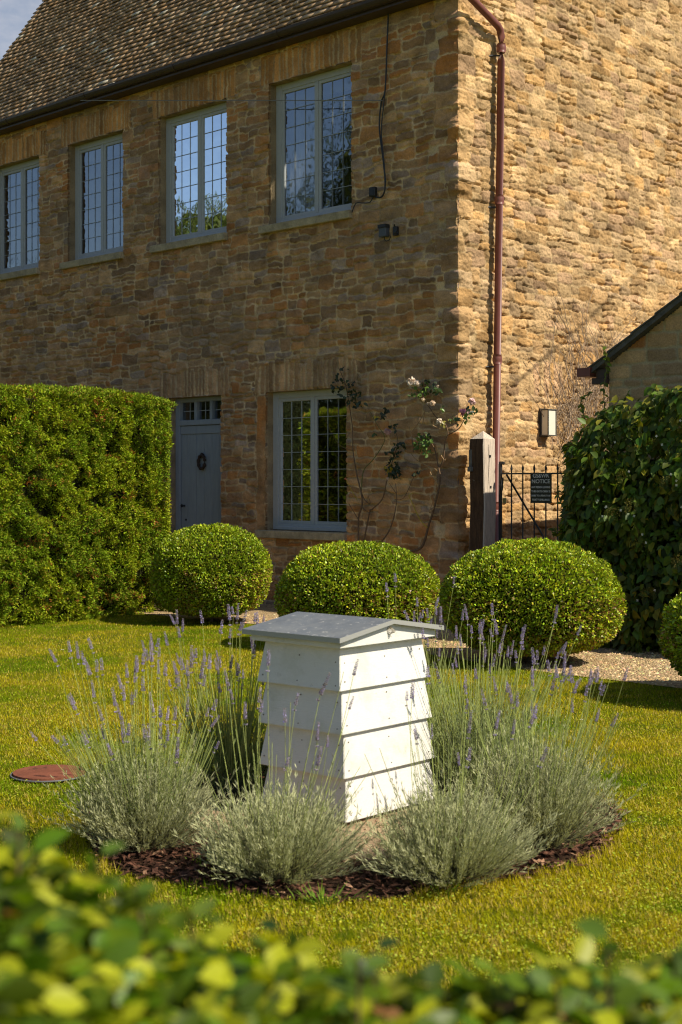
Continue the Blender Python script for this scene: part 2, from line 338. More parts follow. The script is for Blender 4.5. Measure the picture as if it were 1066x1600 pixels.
def raster(st, u0, z0, nu, nz_, res):
    ids = np.zeros((nu, nz_), np.int32)
    for i, (a, b, c, d) in enumerate(st):
        ids[max(0, int(round((a - u0) / res))):max(0, int(round((b - u0) / res))), max(0, int(round((c - z0) / res))):max(0, int(round((d - z0) / res)))] = i
    return ids
def wallfield(U, Z, st, u0, z0, u1, z1, rs, warp=.035, jw=.014, seed=0, jwf=None):
    res = .004; ids = raster(st, u0 - .3, z0 - .3, int((u1 - u0 + .6) / res), int((z1 - z0 + .6) / res), res)
    A = np.array(st)
    wu = U + warp * (fbm(U * 4, Z * 5, seed + 1) - .5) * 2 + .014 * (vn(U * 22, Z * 22, seed + 9) - .5)
    wz = Z + warp * (fbm(U * 4, Z * 5, seed + 5) - .5) * 2 + .012 * (vn(U * 16, Z * 22, seed + 12) - .5)
    iu = np.clip(((wu - u0 + .3) / res).astype(int), 0, ids.shape[0] - 1); iz = np.clip(((wz - z0 + .3) / res).astype(int), 0, ids.shape[1] - 1)
    I = ids[iu, iz]; a = A[I]
    du = np.minimum(wu - a[..., 0], a[..., 1] - wu); dz = np.minimum(wz - a[..., 2], a[..., 3] - wz)
    d = np.minimum(du, dz) + np.minimum(0, np.maximum(du, dz) - .03) * .35
    e = np.clip((d - .002) / jw, 0, 1); e = e * e * (3 - 2 * e)
    sr = rs.rand(len(st), 6)
    return I, e, sr[I], du, dz
def front_gable_wall():
    rs = np.random.RandomState(3); res = .0118
    UF = 9.1; UG = 5.6; ZG = 7.9
    us = np.arange(-UG, UF, res); zs = np.arange(0, ZG, res)
    # snap grid lines to the openings
    for (a, b, c, d) in OPEN.values():
        for q in (a, b): us[np.argmin(abs(us - q))] = q
        for q in (c, d): zs[np.argmin(abs(zs - q))] = q
    us[np.argmin(abs(us))] = 0
    U, Z = np.meshgrid(us, zs, indexing='ij')
    st = stones(-UG - .4, -.02, -.3, ZG + .3, rs, (.14, .23), (.20, .46), .82) + stones(.02, UF + .4, -.3, ZG + .3, rs, (.12, .20), (.22, .52), .9)
    st = [(a, b, c, d) for a, b, c, d in st if not (a < 0 < b)] + [(-rs.uniform(.10, .3), rs.uniform(.12, .35), zz, zz + .19) for zz in np.arange(-.1, 7.9, .19)]
    for k, (a, b, c, d) in OPEN.items():           # stones on edge over every opening
        u = a - .16; top = d + (.34 if k != 'door' else .33)
        while u < b + .12:
            w = rs.uniform(.055, .105); st.append((u, u + w, d + (.0 if a < u < b - w else -.03), top + rs.uniform(-.03, .03))); u += w
    st.append((2.985 + .0, 2.985 + .17, .85, 2.5))
    # old blocked opening with stones on edge in the gable
    g = -1.05
    while g > -2.0:
        w = rs.uniform(.06, .11); st.append((g - w, g, 2.42, 2.82)); g -= w
    wm = np.ones_like(U)
    for (a, b, c, d) in OPEN.values(): wm[(U > a - .2) & (U < b + .2) & (Z > d - .06) & (Z < d + .38)] = .22
    I, e, sr, du, dz = wallfield(U, Z, st, -UG - .1, -.05, UF + .1, ZG + .1, rs, warp=.042 * wm, jw=.010)
    gab = U < 0
    n1 = fbm(U * 9, Z * 14, 20); n2 = fbm(U * 26, Z * 40, 30, 3); n3 = fbm(U * 2.0, Z * 2.6, 40)
    flush = np.clip((n3 - .42) * 5, 0, 1)           # places where mortar sits flush
    prot = np.where(gab, .017 + .014 * sr[..., 0], .010 + .022 * sr[..., 0])
    e2 = e
    jn = np.clip(3.0 * vn(U * 8, Z * 10, 77) - .95, .22, 1.45)
    crag = np.abs(fbm(U * 10 + .6 * fbm(U * 6, Z * 6, 3), Z * 24, 66, 3) - .5) * 2
    h = (e2 - 1) * np.where(gab, .031 - .018 * flush, .024 - .010 * flush) * jn - np.clip(.16 - crag, 0, .16) * np.where(gab, .06, .03) + (prot - .02) * e + (n1 - .5) * np.where(gab, .014, .016) * (.4 + .6 * e) + (n2 - .5) * np.where(gab, .017, .012) + (fbm(U * 60, Z * 80, 88, 2) - .5) * np.where(gab, .009, .005)
    tilt = (sr[..., 1] - .5) * .18 * (Z - 0) * 0 + (sr[..., 1] - .35) * .06 * np.clip(dz, 0, .06) * e
    h += np.where(gab, tilt, tilt * .4)
    cor = np.exp(-(U / .16) ** 2)
    h += cor * (vn(Z * 0 + 3, Z * 6.5, 50) - .5) * .085 + cor * (vn(Z * 0 + 3, Z * 17, 51) - .5) * .06
    h *= np.where(Z < .05, .4, 1)
    # positions
    base = np.zeros(U.shape + (3,), np.float32)
    base[..., 0] = np.where(U > 0, U, 0); base[..., 1] = np.where(U < 0, U, 0); base[..., 2] = Z
    t = np.clip((U + .04) / .08, 0, 1); t = t * t * (3 - 2 * t)
    dirn = np.stack([-(1 - t), t, np.zeros_like(t)], -1); dirn = dirn / np.maximum(np.linalg.norm(dirn, axis=-1, keepdims=True), 1e-6)
    base += dirn * (h - np.exp(-(U / .03) ** 2) * .012)[..., None]
    # colours per stone
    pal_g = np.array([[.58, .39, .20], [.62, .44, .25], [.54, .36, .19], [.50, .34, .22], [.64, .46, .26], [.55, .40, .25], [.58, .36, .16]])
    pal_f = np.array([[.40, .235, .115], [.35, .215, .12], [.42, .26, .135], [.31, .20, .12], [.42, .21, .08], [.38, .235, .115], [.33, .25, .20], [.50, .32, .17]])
    ci = (sr[..., 2] * 6.99).astype(int); cf = (sr[..., 2] * 7.99).astype(int)
    cg = pal_g[ci]; cfr = pal_f[cf]
    mixn = fbm(U * 5, Z * 9, 101)[..., None]; cg = cg * (.50 + mixn) + (np.array([.56, .37, .19]) - cg) * .18
    cfr = cfr * (.45 + 1.05 * mixn) + (np.array([.38, .24, .13]) - cfr) * .12
    # rusty stones concentrate near the openings
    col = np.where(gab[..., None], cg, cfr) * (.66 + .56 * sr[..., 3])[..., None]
    rust = np.clip((fbm(U * 1.3, Z * 1.7, 60) - .44) * 6, 0, 1) * np.clip((sr[..., 4] - .55) * 4, 0, 1) * (~gab) * (.35 + .65 * fbm(U * 12, Z * 14, 61))
    col = col * (1 - rust[..., None]) + np.array([.46, .185, .05]) * (.7 + .5 * sr[..., 5])[..., None] * rust[..., None]
    for k, (a, b, c, d) in OPEN.items():
        m = (Z > d) & (U > a - .17) & (U < b + .14) & (Z > d - .02) & (Z < d + .36)
        col = np.where((m)[..., None], np.array([.50, .25, .085] if d > 4 else [.42, .26, .14]) * (.55 + .75 * sr[..., 3])[..., None], col)
    lin = np.zeros(U.shape, bool)
    for (a, b, c, d) in OPEN.values(): lin |= (Z > d) & (U > a - .17) & (U < b + .14) & (Z < d + .33)
    e = np.where(lin, np.clip((du - .004) / .012, 0, 1), e)
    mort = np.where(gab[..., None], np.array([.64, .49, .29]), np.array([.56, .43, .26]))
    w = np.clip(1 - e, 0, 1)[..., None] * np.where(gab, .75 * np.clip(1.1 - jn, 0, 1), .95)[..., None]
    col = col * (1 - w) + mort * w * (.8 + .4 * vn(U * 5, Z * 5, 70))[..., None]
    col *= (.80 + .42 * fbm(U * 3, Z * 3.3, 80))[..., None]
    # lichen-grey band low down on the front
    gr = np.clip((fbm(U * 1.0, Z * 1.2, 90) - .5) * 4, 0, 1) * (~gab) * .45
    col = col * (1 - gr[..., None]) + np.array([.25, .20, .14]) * gr[..., None]
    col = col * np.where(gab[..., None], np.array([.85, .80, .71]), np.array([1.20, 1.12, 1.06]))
    nu, nz_ = U.shape
    idx = np.arange(nu * nz_).reshape(nu, nz_)
    f = np.stack([idx[:-1, :-1], idx[:-1, 1:], idx[1:, 1:], idx[1:, :-1]], -1)
    uc = (U[:-1, :-1] + U[1:, 1:]) / 2; zc = (Z[:-1, :-1] + Z[1:, 1:]) / 2
    keep = np.ones(uc.shape, bool)
    for (a, b, c, d) in OPEN.values(): keep &= ~((uc > a) & (uc < b) & (zc > c) & (zc < d))
    keep &= ~((uc > 0) & (zc > ZW)); keep &= ~((uc < 0) & (zc > ZW - .02 - uc * math.tan(PITCH)))
    verts = [base.reshape(-1, 3)]; cols = [col.reshape(-1, 3)]; faces = [f[keep].reshape(-1, 4)]; off = nu * nz_
    flat = base.reshape(-1, 3)
    # reveals
    for (a, b, c, d) in OPEN.values():
        ia = np.argmin(abs(us - a)); ib = np.argmin(abs(us - b)); ic = np.argmin(abs(zs - c)); id_ = np.argmin(abs(zs - d))
        loops = [idx[ia, ic:id_ + 1], idx[ib, ic:id_ + 1], idx[ia:ib + 1, id_], idx[ia:ib + 1, ic]]
        for q, lp in enumerate(loops):
            o0 = flat[lp]; rows = [lp]; 
            for dep in (-.05, -.11, -.20):
                pp = o0.copy(); pp[:, 1] = dep
                if q == 0: pp[:, 0] = a + (vn(pp[:, 2] * 9, pp[:, 2] * 0 + dep * 40, 5) - .5) * .012
                if q == 1: pp[:, 0] = b + (vn(pp[:, 2] * 9, pp[:, 2] * 0 + dep * 40, 6) - .5) * .012
                verts.append(pp); cc = np.array([.33, .24, .14]) * (.75 + .5 * vn(pp[:, 0] * 12, pp[:, 2] * 12, 8))[:, None]; cols.append(cc)
                rows.append(np.arange(off, off + len(pp))); off += len(pp)
            for r0, r1 in zip(rows[:-1], rows[1:]):
                ff = np.stack([r0[:-1], r0[1:], r1[1:], r1[:-1]], -1)
                if q in (0, 2): ff = ff[:, ::-1]
                faces.append(ff)
    # plain remainder: rest of the gable, back wall, far gable, inner leaf
    zr = ZW - .02 + HD / 2 * math.tan(PITCH)
    ex = [((-.0, -UG + .03, 0), (0, -HD, 0), (0, -HD, ZW), (0, -UG + .03, ZW + 1.0)),
          ((0.02, -.2, ZW), (0.02, -HD / 2, zr), (0.02, -HD, ZW), (.02, -HD / 2, ZW)),
          ((HX, 0, 0), (HX, -HD, 0), (HX, -HD, ZW), (HX, 0, ZW)), ((HX, 0, ZW), (HX, -HD, ZW), (HX, -HD / 2 - .01, zr), (HX, -HD / 2, zr)),
          ((0, -HD, 0), (HX, -HD, 0), (HX, -HD, ZW), (0, -HD, ZW)), ((UF - res * 2, 0, 0), (HX, 0, 0), (HX, 0, ZW), (UF - res * 2, 0, ZW)),
          ((.0, -UG + .03, 7.8), (0, -HD / 2, zr), (0, -1.0, 7.85), (0, -1.0, 7.8))]
    for q in ex:
        verts.append(np.array(q, np.float32)); cols.append(np.tile([[.42, .28, .14]], (4, 1))); faces.append(np.arange(off, off + 4)[None]); off += 4
    me = npmesh('wall', np.concatenate(verts), np.concatenate(faces), np.concatenate(cols), False)
    return link('wall', me, M['stone'], house)
wall = front_gable_wall()
# dark inside: floors so that rooms read as rooms
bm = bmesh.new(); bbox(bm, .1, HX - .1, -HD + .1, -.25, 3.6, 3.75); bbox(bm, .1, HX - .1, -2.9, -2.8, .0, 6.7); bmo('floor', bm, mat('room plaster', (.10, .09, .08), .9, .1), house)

# roof
def roof():
    rs = np.random.RandomState(4); ga = .098; tw = .16; ov = .22; x0 = -.12; x1 = HX + .1
    ze = ZW - .06; sl = (HD / 2 + ov) / math.cos(PITCH); rows = int(sl / ga) + 1
    c, s = math.cos(PITCH), math.sin(PITCH); T = np.array([0, -c, s]); Nn = np.array([0, s, c])
    org = np.array([0, ov, ze]); V = []; Fc = []; Cc = []; off = 0
    cube = np.array([[0, 2, 3, 1], [0, 1, 5, 4], [1, 3, 7, 5], [3, 2, 6, 7], [2, 0, 4, 6], [4, 5, 7, 6]])
    for i in range(rows):
        ws = rs.uniform(.10, .21, int((x1 - x0) / .12) + 9); xs = x0 - rs.rand() * .2 + np.concatenate([[0], np.cumsum(ws)[:-1]]); n = len(xs)
        a = np.minimum(np.maximum(xs, x0), x1); b = np.maximum(np.minimum(xs + ws - .003, x1), x0); k = b - a > .02; a = a[k]; b = b[k]; n = len(a)
        w0 = i * ga + rs.randn(n) * .0035; lift = .036 + rs.rand(n) * .009 ; sk = rs.randn(n) * .003; th = .020
        sag = .02 * np.sin(a * 1.3) + .012 * np.sin(a * 3.1 + 1)
        pts = []
        for (xx, ww, hh) in ((a, w0, lift - th), (b, w0 + sk, lift - th), (a, w0, lift), (b, w0 + sk, lift + sk * .8), (a, w0 + ga * 1.5, -.006 + 0 * lift), (b, w0 + ga * 1.5, -.006 + 0 * lift), (a, w0 + ga * 1.5, .004 + 0 * lift), (b, w0 + ga * 1.5, .004 + 0 * lift)):
            pts.append(org + np.stack([xx, 0 * xx, 0 * xx], 1) + T * ww[:, None] + Nn * (hh + sag)[:, None])
        v = np.stack(pts, 1); V.append(v.reshape(-1, 3)); Fc.append((np.arange(n)[:, None, None] * 8 + cube[None]).reshape(-1, 4) + off); off += n * 8
        pal = np.array([[.38, .25, .14], [.43, .29, .17], [.34, .23, .14], [.48, .34, .21], [.38, .235, .12]])
        cc = pal[(rs.rand(n) * 5).astype(int)] * (.8 + .4 * rs.rand(n, 1)); li = rs.rand(n) < .02; cc[li] = [.62, .55, .43]
        Cc.append(np.repeat(cc, 8, 0))
    # rear slope, one simple sheet under the same tiles' colour, and the deck
    zr = ze + (HD / 2 + ov) * math.tan(PITCH)
    ex = [((x0, ov, ze - .03), (x1, ov, ze - .03), (x1, -HD / 2, zr - .03), (x0, -HD / 2, zr - .03)), ((x0, -HD / 2, zr + .02), (x1, -HD / 2, zr + .02), (x1, -HD - ov, ze), (x0, -HD - ov, ze))]
    for q in ex: V.append(np.array(q)); Fc.append(np.arange(off, off + 4)[None]); Cc.append(np.tile([[.15, .1, .07]], (4, 1))); off += 4
    return link('roof', npmesh('roof', np.concatenate(V), np.concatenate(Fc), np.concatenate(Cc)), M['roof'], house)
roof_o = roof()
bm = bmesh.new(); bbox(bm, -.05, HX, .01, .19, 6.60, 6.65); bmo('soffit', bm, M['brown'], house)
# gutter: half-round trough along the eaves
bm = bmesh.new(); out = []; gy = .22; gz = 6.71
for a in np.linspace(180, 360, 9): out.append((gy + .06 * math.cos(R(a)), gz + .075 * math.sin(R(a))))
for a in np.linspace(360, 180, 9): out.append((gy + .053 * math.cos(R(a)), gz + .068 * math.sin(R(a)) + .002))
prism(bm, out, 'x', -.18, HX + .1); bmo('gutter', bm, M['brown'], house)
for gx in np.arange(.6, HX, 1.9):
    bm = bmesh.new(); q = [(gy + .066 * math.cos(R(a)), gz + .081 * math.sin(R(a))) for a in np.linspace(180, 360, 9)] + [(gy + .058 * math.cos(R(a)), gz + .072 * math.sin(R(a)) + .001) for a in np.linspace(360, 180, 9)]
    prism(bm, q, 'x', gx, gx + .06); bmo('gutter_joint', bm, M['brown'], house)
# downpipe on the gable, leaning as in the photo; local gable point (off, t, z) -> (-off, -t, z)
def smooth_path(pts, k=6):
    P = [Vector(p) for p in pts]; out = []
    for i in range(len(P) - 1):
        p0 = P[max(i - 1, 0)]; p1 = P[i]; p2 = P[i + 1]; p3 = P[min(i + 2, len(P) - 1)]
        for j in range(k):
            t = j / k; out.append(.5 * ((2 * p1) + (p2 - p0) * t + (2 * p0 - 5 * p1 + 4 * p2 - p3) * t * t + (3 * p1 - p0 - 3 * p2 + p3) * t ** 3))
    out.append(P[-1]); return np.array([list(p) for p in out])
pp = [(-.16, .20, 6.72), (-.16, .16, 6.62), (-.155, .10, 6.57), (-.10, -.545, 6.36), (-.088, -.60, 6.33), (-.085, -.625, 6.26), (-.085, -.62, 6.0), (-.085, -.50, .05)]
dp = tubes_obj('downpipe', [(np.array(pp), .040)], M['pipe'], house, n=16)
def pipe_at(z): 
    return (-.085, -.50 - .12 * z / 6.0, z)
for z in (6.14, 4.50, 2.78, 1.2):
    x, y, _ = pipe_at(z)
    tubes_obj('collar', [([(x, y, z - .05), (x, y, z - .02), (x, y, z + .02), (x, y, z + .05)], [.044, .052, .052, .044])], M['pipe'], dp, n=16)
    tubes_obj('bracket', [([(x + .11, y + .10, z - .08), (x + .05, y + .05, z - .08), (x, y + .01, z - .08)], .011)], M['black'], dp, n=6)
# windows
def window(key, name_label=None, rows=7, cols=3, curtain=True):
    a, b, c, d = OPEN[key]; dep = -.12; fw = .062
    c2 = c + .005; bm = bmesh.new()
    bbox(bm, a, a + fw, dep - .07, dep, c2, d, .004); bbox(bm, b - fw - .03, b, dep - .07, dep, c2, d, .004)
    bbox(bm, a + fw, b - fw - .03, dep - .07, dep - .002, d - fw - .015, d, .004); bbox(bm, a + fw, b - fw - .03, dep - .07, dep - .002, c2, c2 + fw + .01, .004)
    bbox(bm, a + fw, b - fw - .03, dep + .0, dep + .035, c2 + .001, c2 + .04, .004)
    m = (a + b - .03) / 2
    w = bmo('window', bm, M['paint'], house)
    if name_label: w['label'] = name_label
    z0 = c2 + fw + .01; z1 = d - fw - .015
    bm = bmesh.new(); bbox(bm, m - .016, m + .016, dep - .06, dep - .003, z0, z1, .003); bmo('mullion', bm, M['paint'], w)
    for (x0, x1) in ((a + fw, m - .016), (m + .016, b - fw - .03)):
        s = .038; bm = bmesh.new(); y1 = dep - .010; y0 = dep - .05
        bbox(bm, x0, x0 + s, y0, y1, z0, z1, .003); bbox(bm, x1 - s, x1, y0, y1, z0, z1, .003); bbox(bm, x0 + s, x1 - s, y0, y1 - .001, z0, z0 + s, .003); bbox(bm, x0 + s, x1 - s, y0, y1 - .001, z1 - s, z1, .003)
        bmo('casement', bm, M['paint'], w)
        gx0, gx1, gz0, gz1 = x0 + s - .004, x1 - s + .004, z0 + s - .004, z1 - s + .004
        bm = bmesh.new(); yy = dep - .030; 
        ang = rnd.uniform(-.004, .004)
        bm.faces.new([bm.verts.new(q) for q in ((gx0, yy, gz0), (gx1, yy + ang, gz0), (gx1, yy + ang, gz1), (gx0, yy, gz1))]); bmo('pane', bm, M['glass'], w)
        bm = bmesh.new()
        for yq in (dep - .026, dep - .043):  # rear set: uprights only, added as the front leading's reflection in the glass
            for i in range(1, cols): x = gx0 + (gx1 - gx0) * i / cols; bbox(bm, x - .0027, x + .0027, yq, yq + .004, gz0, gz1)
            for i in range(1, rows if yq > dep - .03 else 1): z = gz0 + (gz1 - gz0) * i / rows; bbox(bm, gx0, gx1, yq + .0045, yq + .0075, z - .0028, z + .0028)
        bmo('leading', bm, M['lead'], w)
    # curtain folds at the sides
    if curtain:
        for (x0, x1) in ((b - .50, b - .05), (a + .02, a + .18)):
            xs = np.linspace(x0, x1, 46); yb = dep - .20 + .03 * np.sin(xs * 75) ; zb = np.array([c + .02, d - .02])
            v = np.stack([np.repeat(xs, 2), np.repeat(yb, 2), np.tile(zb, 46)], 1); i = np.arange(45) * 2
            link('curtain', npmesh('curtain', v, np.stack([i, i + 1, i + 3, i + 2], 1), None, True), M['curtain'], w)
        bm = bmesh.new(); bbox(bm, a + .02, b - .02, dep - .17, dep - .15, d - .22, d - .02); bmo('blind', bm, M['curtain'], w)
    bm = bmesh.new(); bbox(bm, a - .02, b + .13, -.125, .055, c - .095, c - .003, .006)
    for v_ in bm.verts: v_.co.z += (vn(np.array([v_.co.x * 9]), np.array([v_.co.y * 9]))[0] - .5) * .012
    bmo('sill', bm, M['sill'], w)
    return w
for k in ('w4', 'w3', 'w2', 'w1'): window(k)
window('gw', 'ground floor casement with dark leaded panes beside the rose', curtain=False)
# door
a, b, c, d = OPEN['door']; dep = -.14; bm = bmesh.new(); tz = 2.19
bbox(bm, a, a + .05, dep - .08, dep, 0, d, .004); bbox(bm, b - .09, b, dep - .08, dep, 0, d, .004); bbox(bm, a + .05, b - .09, dep - .08, dep - .001, d - .055, d, .004); bbox(bm, a + .05, b - .09, dep - .08, dep + .01, tz, tz + .07, .006)
wb = (b - .09 - a - .05)
for i in (1, 2): x = a + .05 + wb * i / 3; bbox(bm, x - .025, x + .025, dep - .07, dep - .004, tz + .07, d - .055, .003)
door = bmo('door', bm, M['door'], house)
bm = bmesh.new(); bbox(bm, a + .05, b - .09, dep - .055, dep - .05, tz + .07, d - .055); bmo('transom_pane', bm, M['glass'], door)
bm = bmesh.new()
for i in range(3):
    x = a + .05 + wb * (i + .5) / 3; bbox(bm, x - .004, x + .004, dep - .048, dep - .044, tz + .07, d - .055); bbox(bm, x - wb / 6 + .025, x + wb / 6 - .025, dep - .049, dep - .045, (tz + d) / 2 + .005, (tz + d) / 2 + .013)
bmo('leading', bm, M['lead'], door)
bm = bmesh.new(); x0 = a + .052; x1 = b - .092; npl = 6; pw = (x1 - x0) / npl
for i in range(npl): bbox(bm, x0 + i * pw + .002, x0 + (i + 1) * pw - .002, dep - .06, dep - .022, .02, tz - .004, .004)
bbox(bm, x0, x1, dep - .058, dep - .030, .02, tz - .004); bbox(bm, x0, x1, dep - .024, dep - .010, tz - .11, tz - .005, .004); leafo = bmo('door_leaf', bm, M['door'], door)
# knocker ring
an = np.linspace(0, 2 * math.pi, 25); kx, kz = (x0 + x1) / 2 + .02, 1.72
tubes_obj('door_knocker', [(np.stack([kx + .062 * np.cos(an), 0 * an + dep + .004, kz + .085 * np.sin(an)], 1), .020 + .006 * np.sin(an * 9)), ([(kx, dep - .015, kz + .1), (kx, dep + .01, kz + .07)], [.03, .02])], M['bark'], door, col=(.06, .04, .03), n=8)
tubes_obj('door_knob', [([(x1 - .07, dep - .03, 1.16), (x1 - .07, dep + .01, 1.16), (x1 - .07, dep + .03, 1.16), (x1 - .07, dep + .035, 1.16)], [.012, .014, .022, .012])], M['black'], door, n=10)
tubes_obj('keyhole', [([(x1 - .10, dep - .03, .98), (x1 - .10, dep - .015, .98)], .014)], M['black'], door, n=8)
bm = bmesh.new(); bbox(bm, a - .1, b + .1, -.2, .12, -.02, .045, .01); bmo('doorstep', bm, M['sill'], house)
HM = Matrix.Translation((HC[0], HC[1], 0)) @ Matrix.Rotation(HA, 4, 'Z')
HI = HM.inverted()
def onwall(px, py, off=.03):
    """photo pixel -> point in house frame on the front wall"""
    o = HI @ Vector((0, 0, H)); p = HI @ Vector(((px - CX) / F, 1, H - (py - HY) / F)); d_ = p - o
    t = (off - o.y) / d_.y; return o + d_ * t
def ongable(px, py, off=.03):
    o = HI @ Vector((0, 0, H)); p = HI @ Vector(((px - CX) / F, 1, H - (py - HY) / F)); d_ = p - o
    t = (-off - o.x) / d_.x; return o + d_ * t
def Wd(p): return HM @ Vector(p)
def wpath(pxs, off=.03, fn=onwall, k=5): return smooth_path([tuple(Wd(fn(x, y, off))) for x, y in pxs], k)

# cables and small fittings on the front (world space things)
t_ = tubes_obj('wall_cable', [(wpath([(607, 20), (605, 70), (602, 140), (596, 160), (593, 200), (599, 250), (602, 290), (597, 307), (587, 308)], .035), .010),
     (wpath([(602, 142), (599, 170), (596, 205), (600, 250), (603, 285)], .05), .007), (wpath([(584, 305), (578, 316), (566, 317), (556, 318), (550, 332)], .03), .006)], M['black'], col=(.02, .02, .02))
tag(t_, 'black cable running down the stone front from the gutter to the small box', 'cable')
p0 = Wd(onwall(598, 157, .06)); 
p1_ = Wd(onwall(126, 157, .27)); wp = np.array([list(p0 + (p1_ - p0) * q) for q in np.linspace(0, 1, 14)])
t_ = tubes_obj('telephone_wire', [(wp, .0055)], mat('pale grey wire', (.22, .21, .2), .6, .3)); tag(t_, 'thin straight wire from the wall cable to the gutter, crossing the upper windows', 'wire')
def fbox(name, px0, px1, py0, py1, dpth, m, lab, cat, bev=.006):
    A = onwall(px0, py0, 0); B = onwall(px1, py1, 0); e = empty(name, Wd(((A.x + B.x) / 2, 0, B.z)), HA)
    w = abs(A.x - B.x) / 2; bm = bmesh.new(); bbox(bm, -w, w, .0, dpth, 0, A.z - B.z, bev); b_ = bmo('body', bm, m, e); tag(e, lab, cat); return e, w, A.z - B.z
e, w, h_ = fbox('junction_box', 581, 590, 294, 307, .05, M['black'], 'small black junction box on the stone right of the top right window', 'junction box')
bm = bmesh.new(); bbox(bm, -w * .8, w * .8, .05, .056, .012, h_ - .012, .002); bmo('lid', bm, M['black'], e)
e, w, h_ = fbox('wall_sensor', 598, 609, 354, 370, .07, mat('slate grey plastic', (.08, .09, .11), .5, .4), 'slate grey square sensor box under the black cable', 'sensor')
bm = bmesh.new(); bbox(bm, -w - .006, w + .006, 0, .08, h_ - .03, h_ + .01, .004); bmo('cap', bm, M['black'], e)
tubes_obj('lead', [([(0, .03, .01), (-.005, .03, -.03), (-.03, .03, -.05), (-.07, .025, -.04), (-.09, .02, .0)], .005)], M['black'], e)
e, w, h_ = fbox('outside_tap', 618, 624, 355, 368, .05, M['black'], 'little black bracket light just right of the grey sensor box', 'bracket light')
tubes_obj('arm', [([(0, .03, .05), (0, .05, .12)], [.012, .008]), ([(0, .04, .03), (-.04, .05, .03)], [.02, .016])], M['black'], e, n=8)
e.name = 'bracket_light'

# wall lamp on the gable
lt = empty('wall_lamp', Wd((0, -1.50, 1.98)), HA); tag(lt, 'box shaped wall lantern with opal glass and dark frame on the sunlit gable', 'lamp')
bm = bmesh.new(); bbox(bm, -.02, .0, -.085, .085, -.01, .31, .003); bmo('back_plate', bm, M['black'], lt)
bm = bmesh.new(); D_ = .125; w = .072; h_ = .30
for (x, y) in ((-D_, -w), (-D_, w), (-.032, -w), (-.032, w)): bbox(bm, x, x + .011, y - .0055, y + .0055, .011, h_ - .011)
for z in (0, h_ - .012): bbox(bm, -D_ - .003, -.02, -w - .008, w + .008, z, z + .012, .002)
bmo('frame', bm, mat('dark bronze', (.07, .07, .06), .45, .5), lt)
bm = bmesh.new(); bbox(bm, -D_ + .006, -.021, -w + .001, w - .001, .012, h_ - .012); bmo('lamp_glass', bm, M['lampglass'], lt)

# bare climber tracery on the gable
lst = []
rs = np.random.RandomState(8)
for i in range(150):
    q = rs.rand(); x = 872 + 110 * q + rs.randn() * 10; y = 740 - rs.rand() * 120; up = rs.uniform(40, 200) * (1.1 if 890 < x < 990 else .6); pts = []; a = rs.randn() * .25
    for j in range(8):
        pts.append((x, y)); x += math.sin(a) * up / 8 + rs.randn() * 2.6; y -= up / 8; a = a * .8 + rs.randn() * .30
    r_ = rs.uniform(.0022, .006); lst.append((wpath(pts, .045 + rs.rand() * .03, ongable, 2), np.linspace(r_, r_ * .5, 15), tuple(np.array([.36, .27, .19]) * rs.uniform(.6, 1.2))))
for i in range(170):
    x = rs.uniform(885, 1015); y = 690 - (x - 885) * rs.uniform(.2, 1.7) - rs.rand() * 60; a = rs.rand() * 6.28; pts = []
    for j in range(5): pts.append((x, y)); x += math.cos(a) * 6; y += math.sin(a) * 7; a += rs.randn() * .9
    lst.append((wpath(pts, .05 + rs.rand() * .05, ongable, 2), .0022, tuple(np.array([.38, .29, .2]) * rs.uniform(.6, 1.2))))
t_ = tubes_obj('bare_climber', lst, M['bark'], n=4); tag(t_, 'leafless tangle of climber twigs clinging to the sunlit gable above the gate', 'climber')

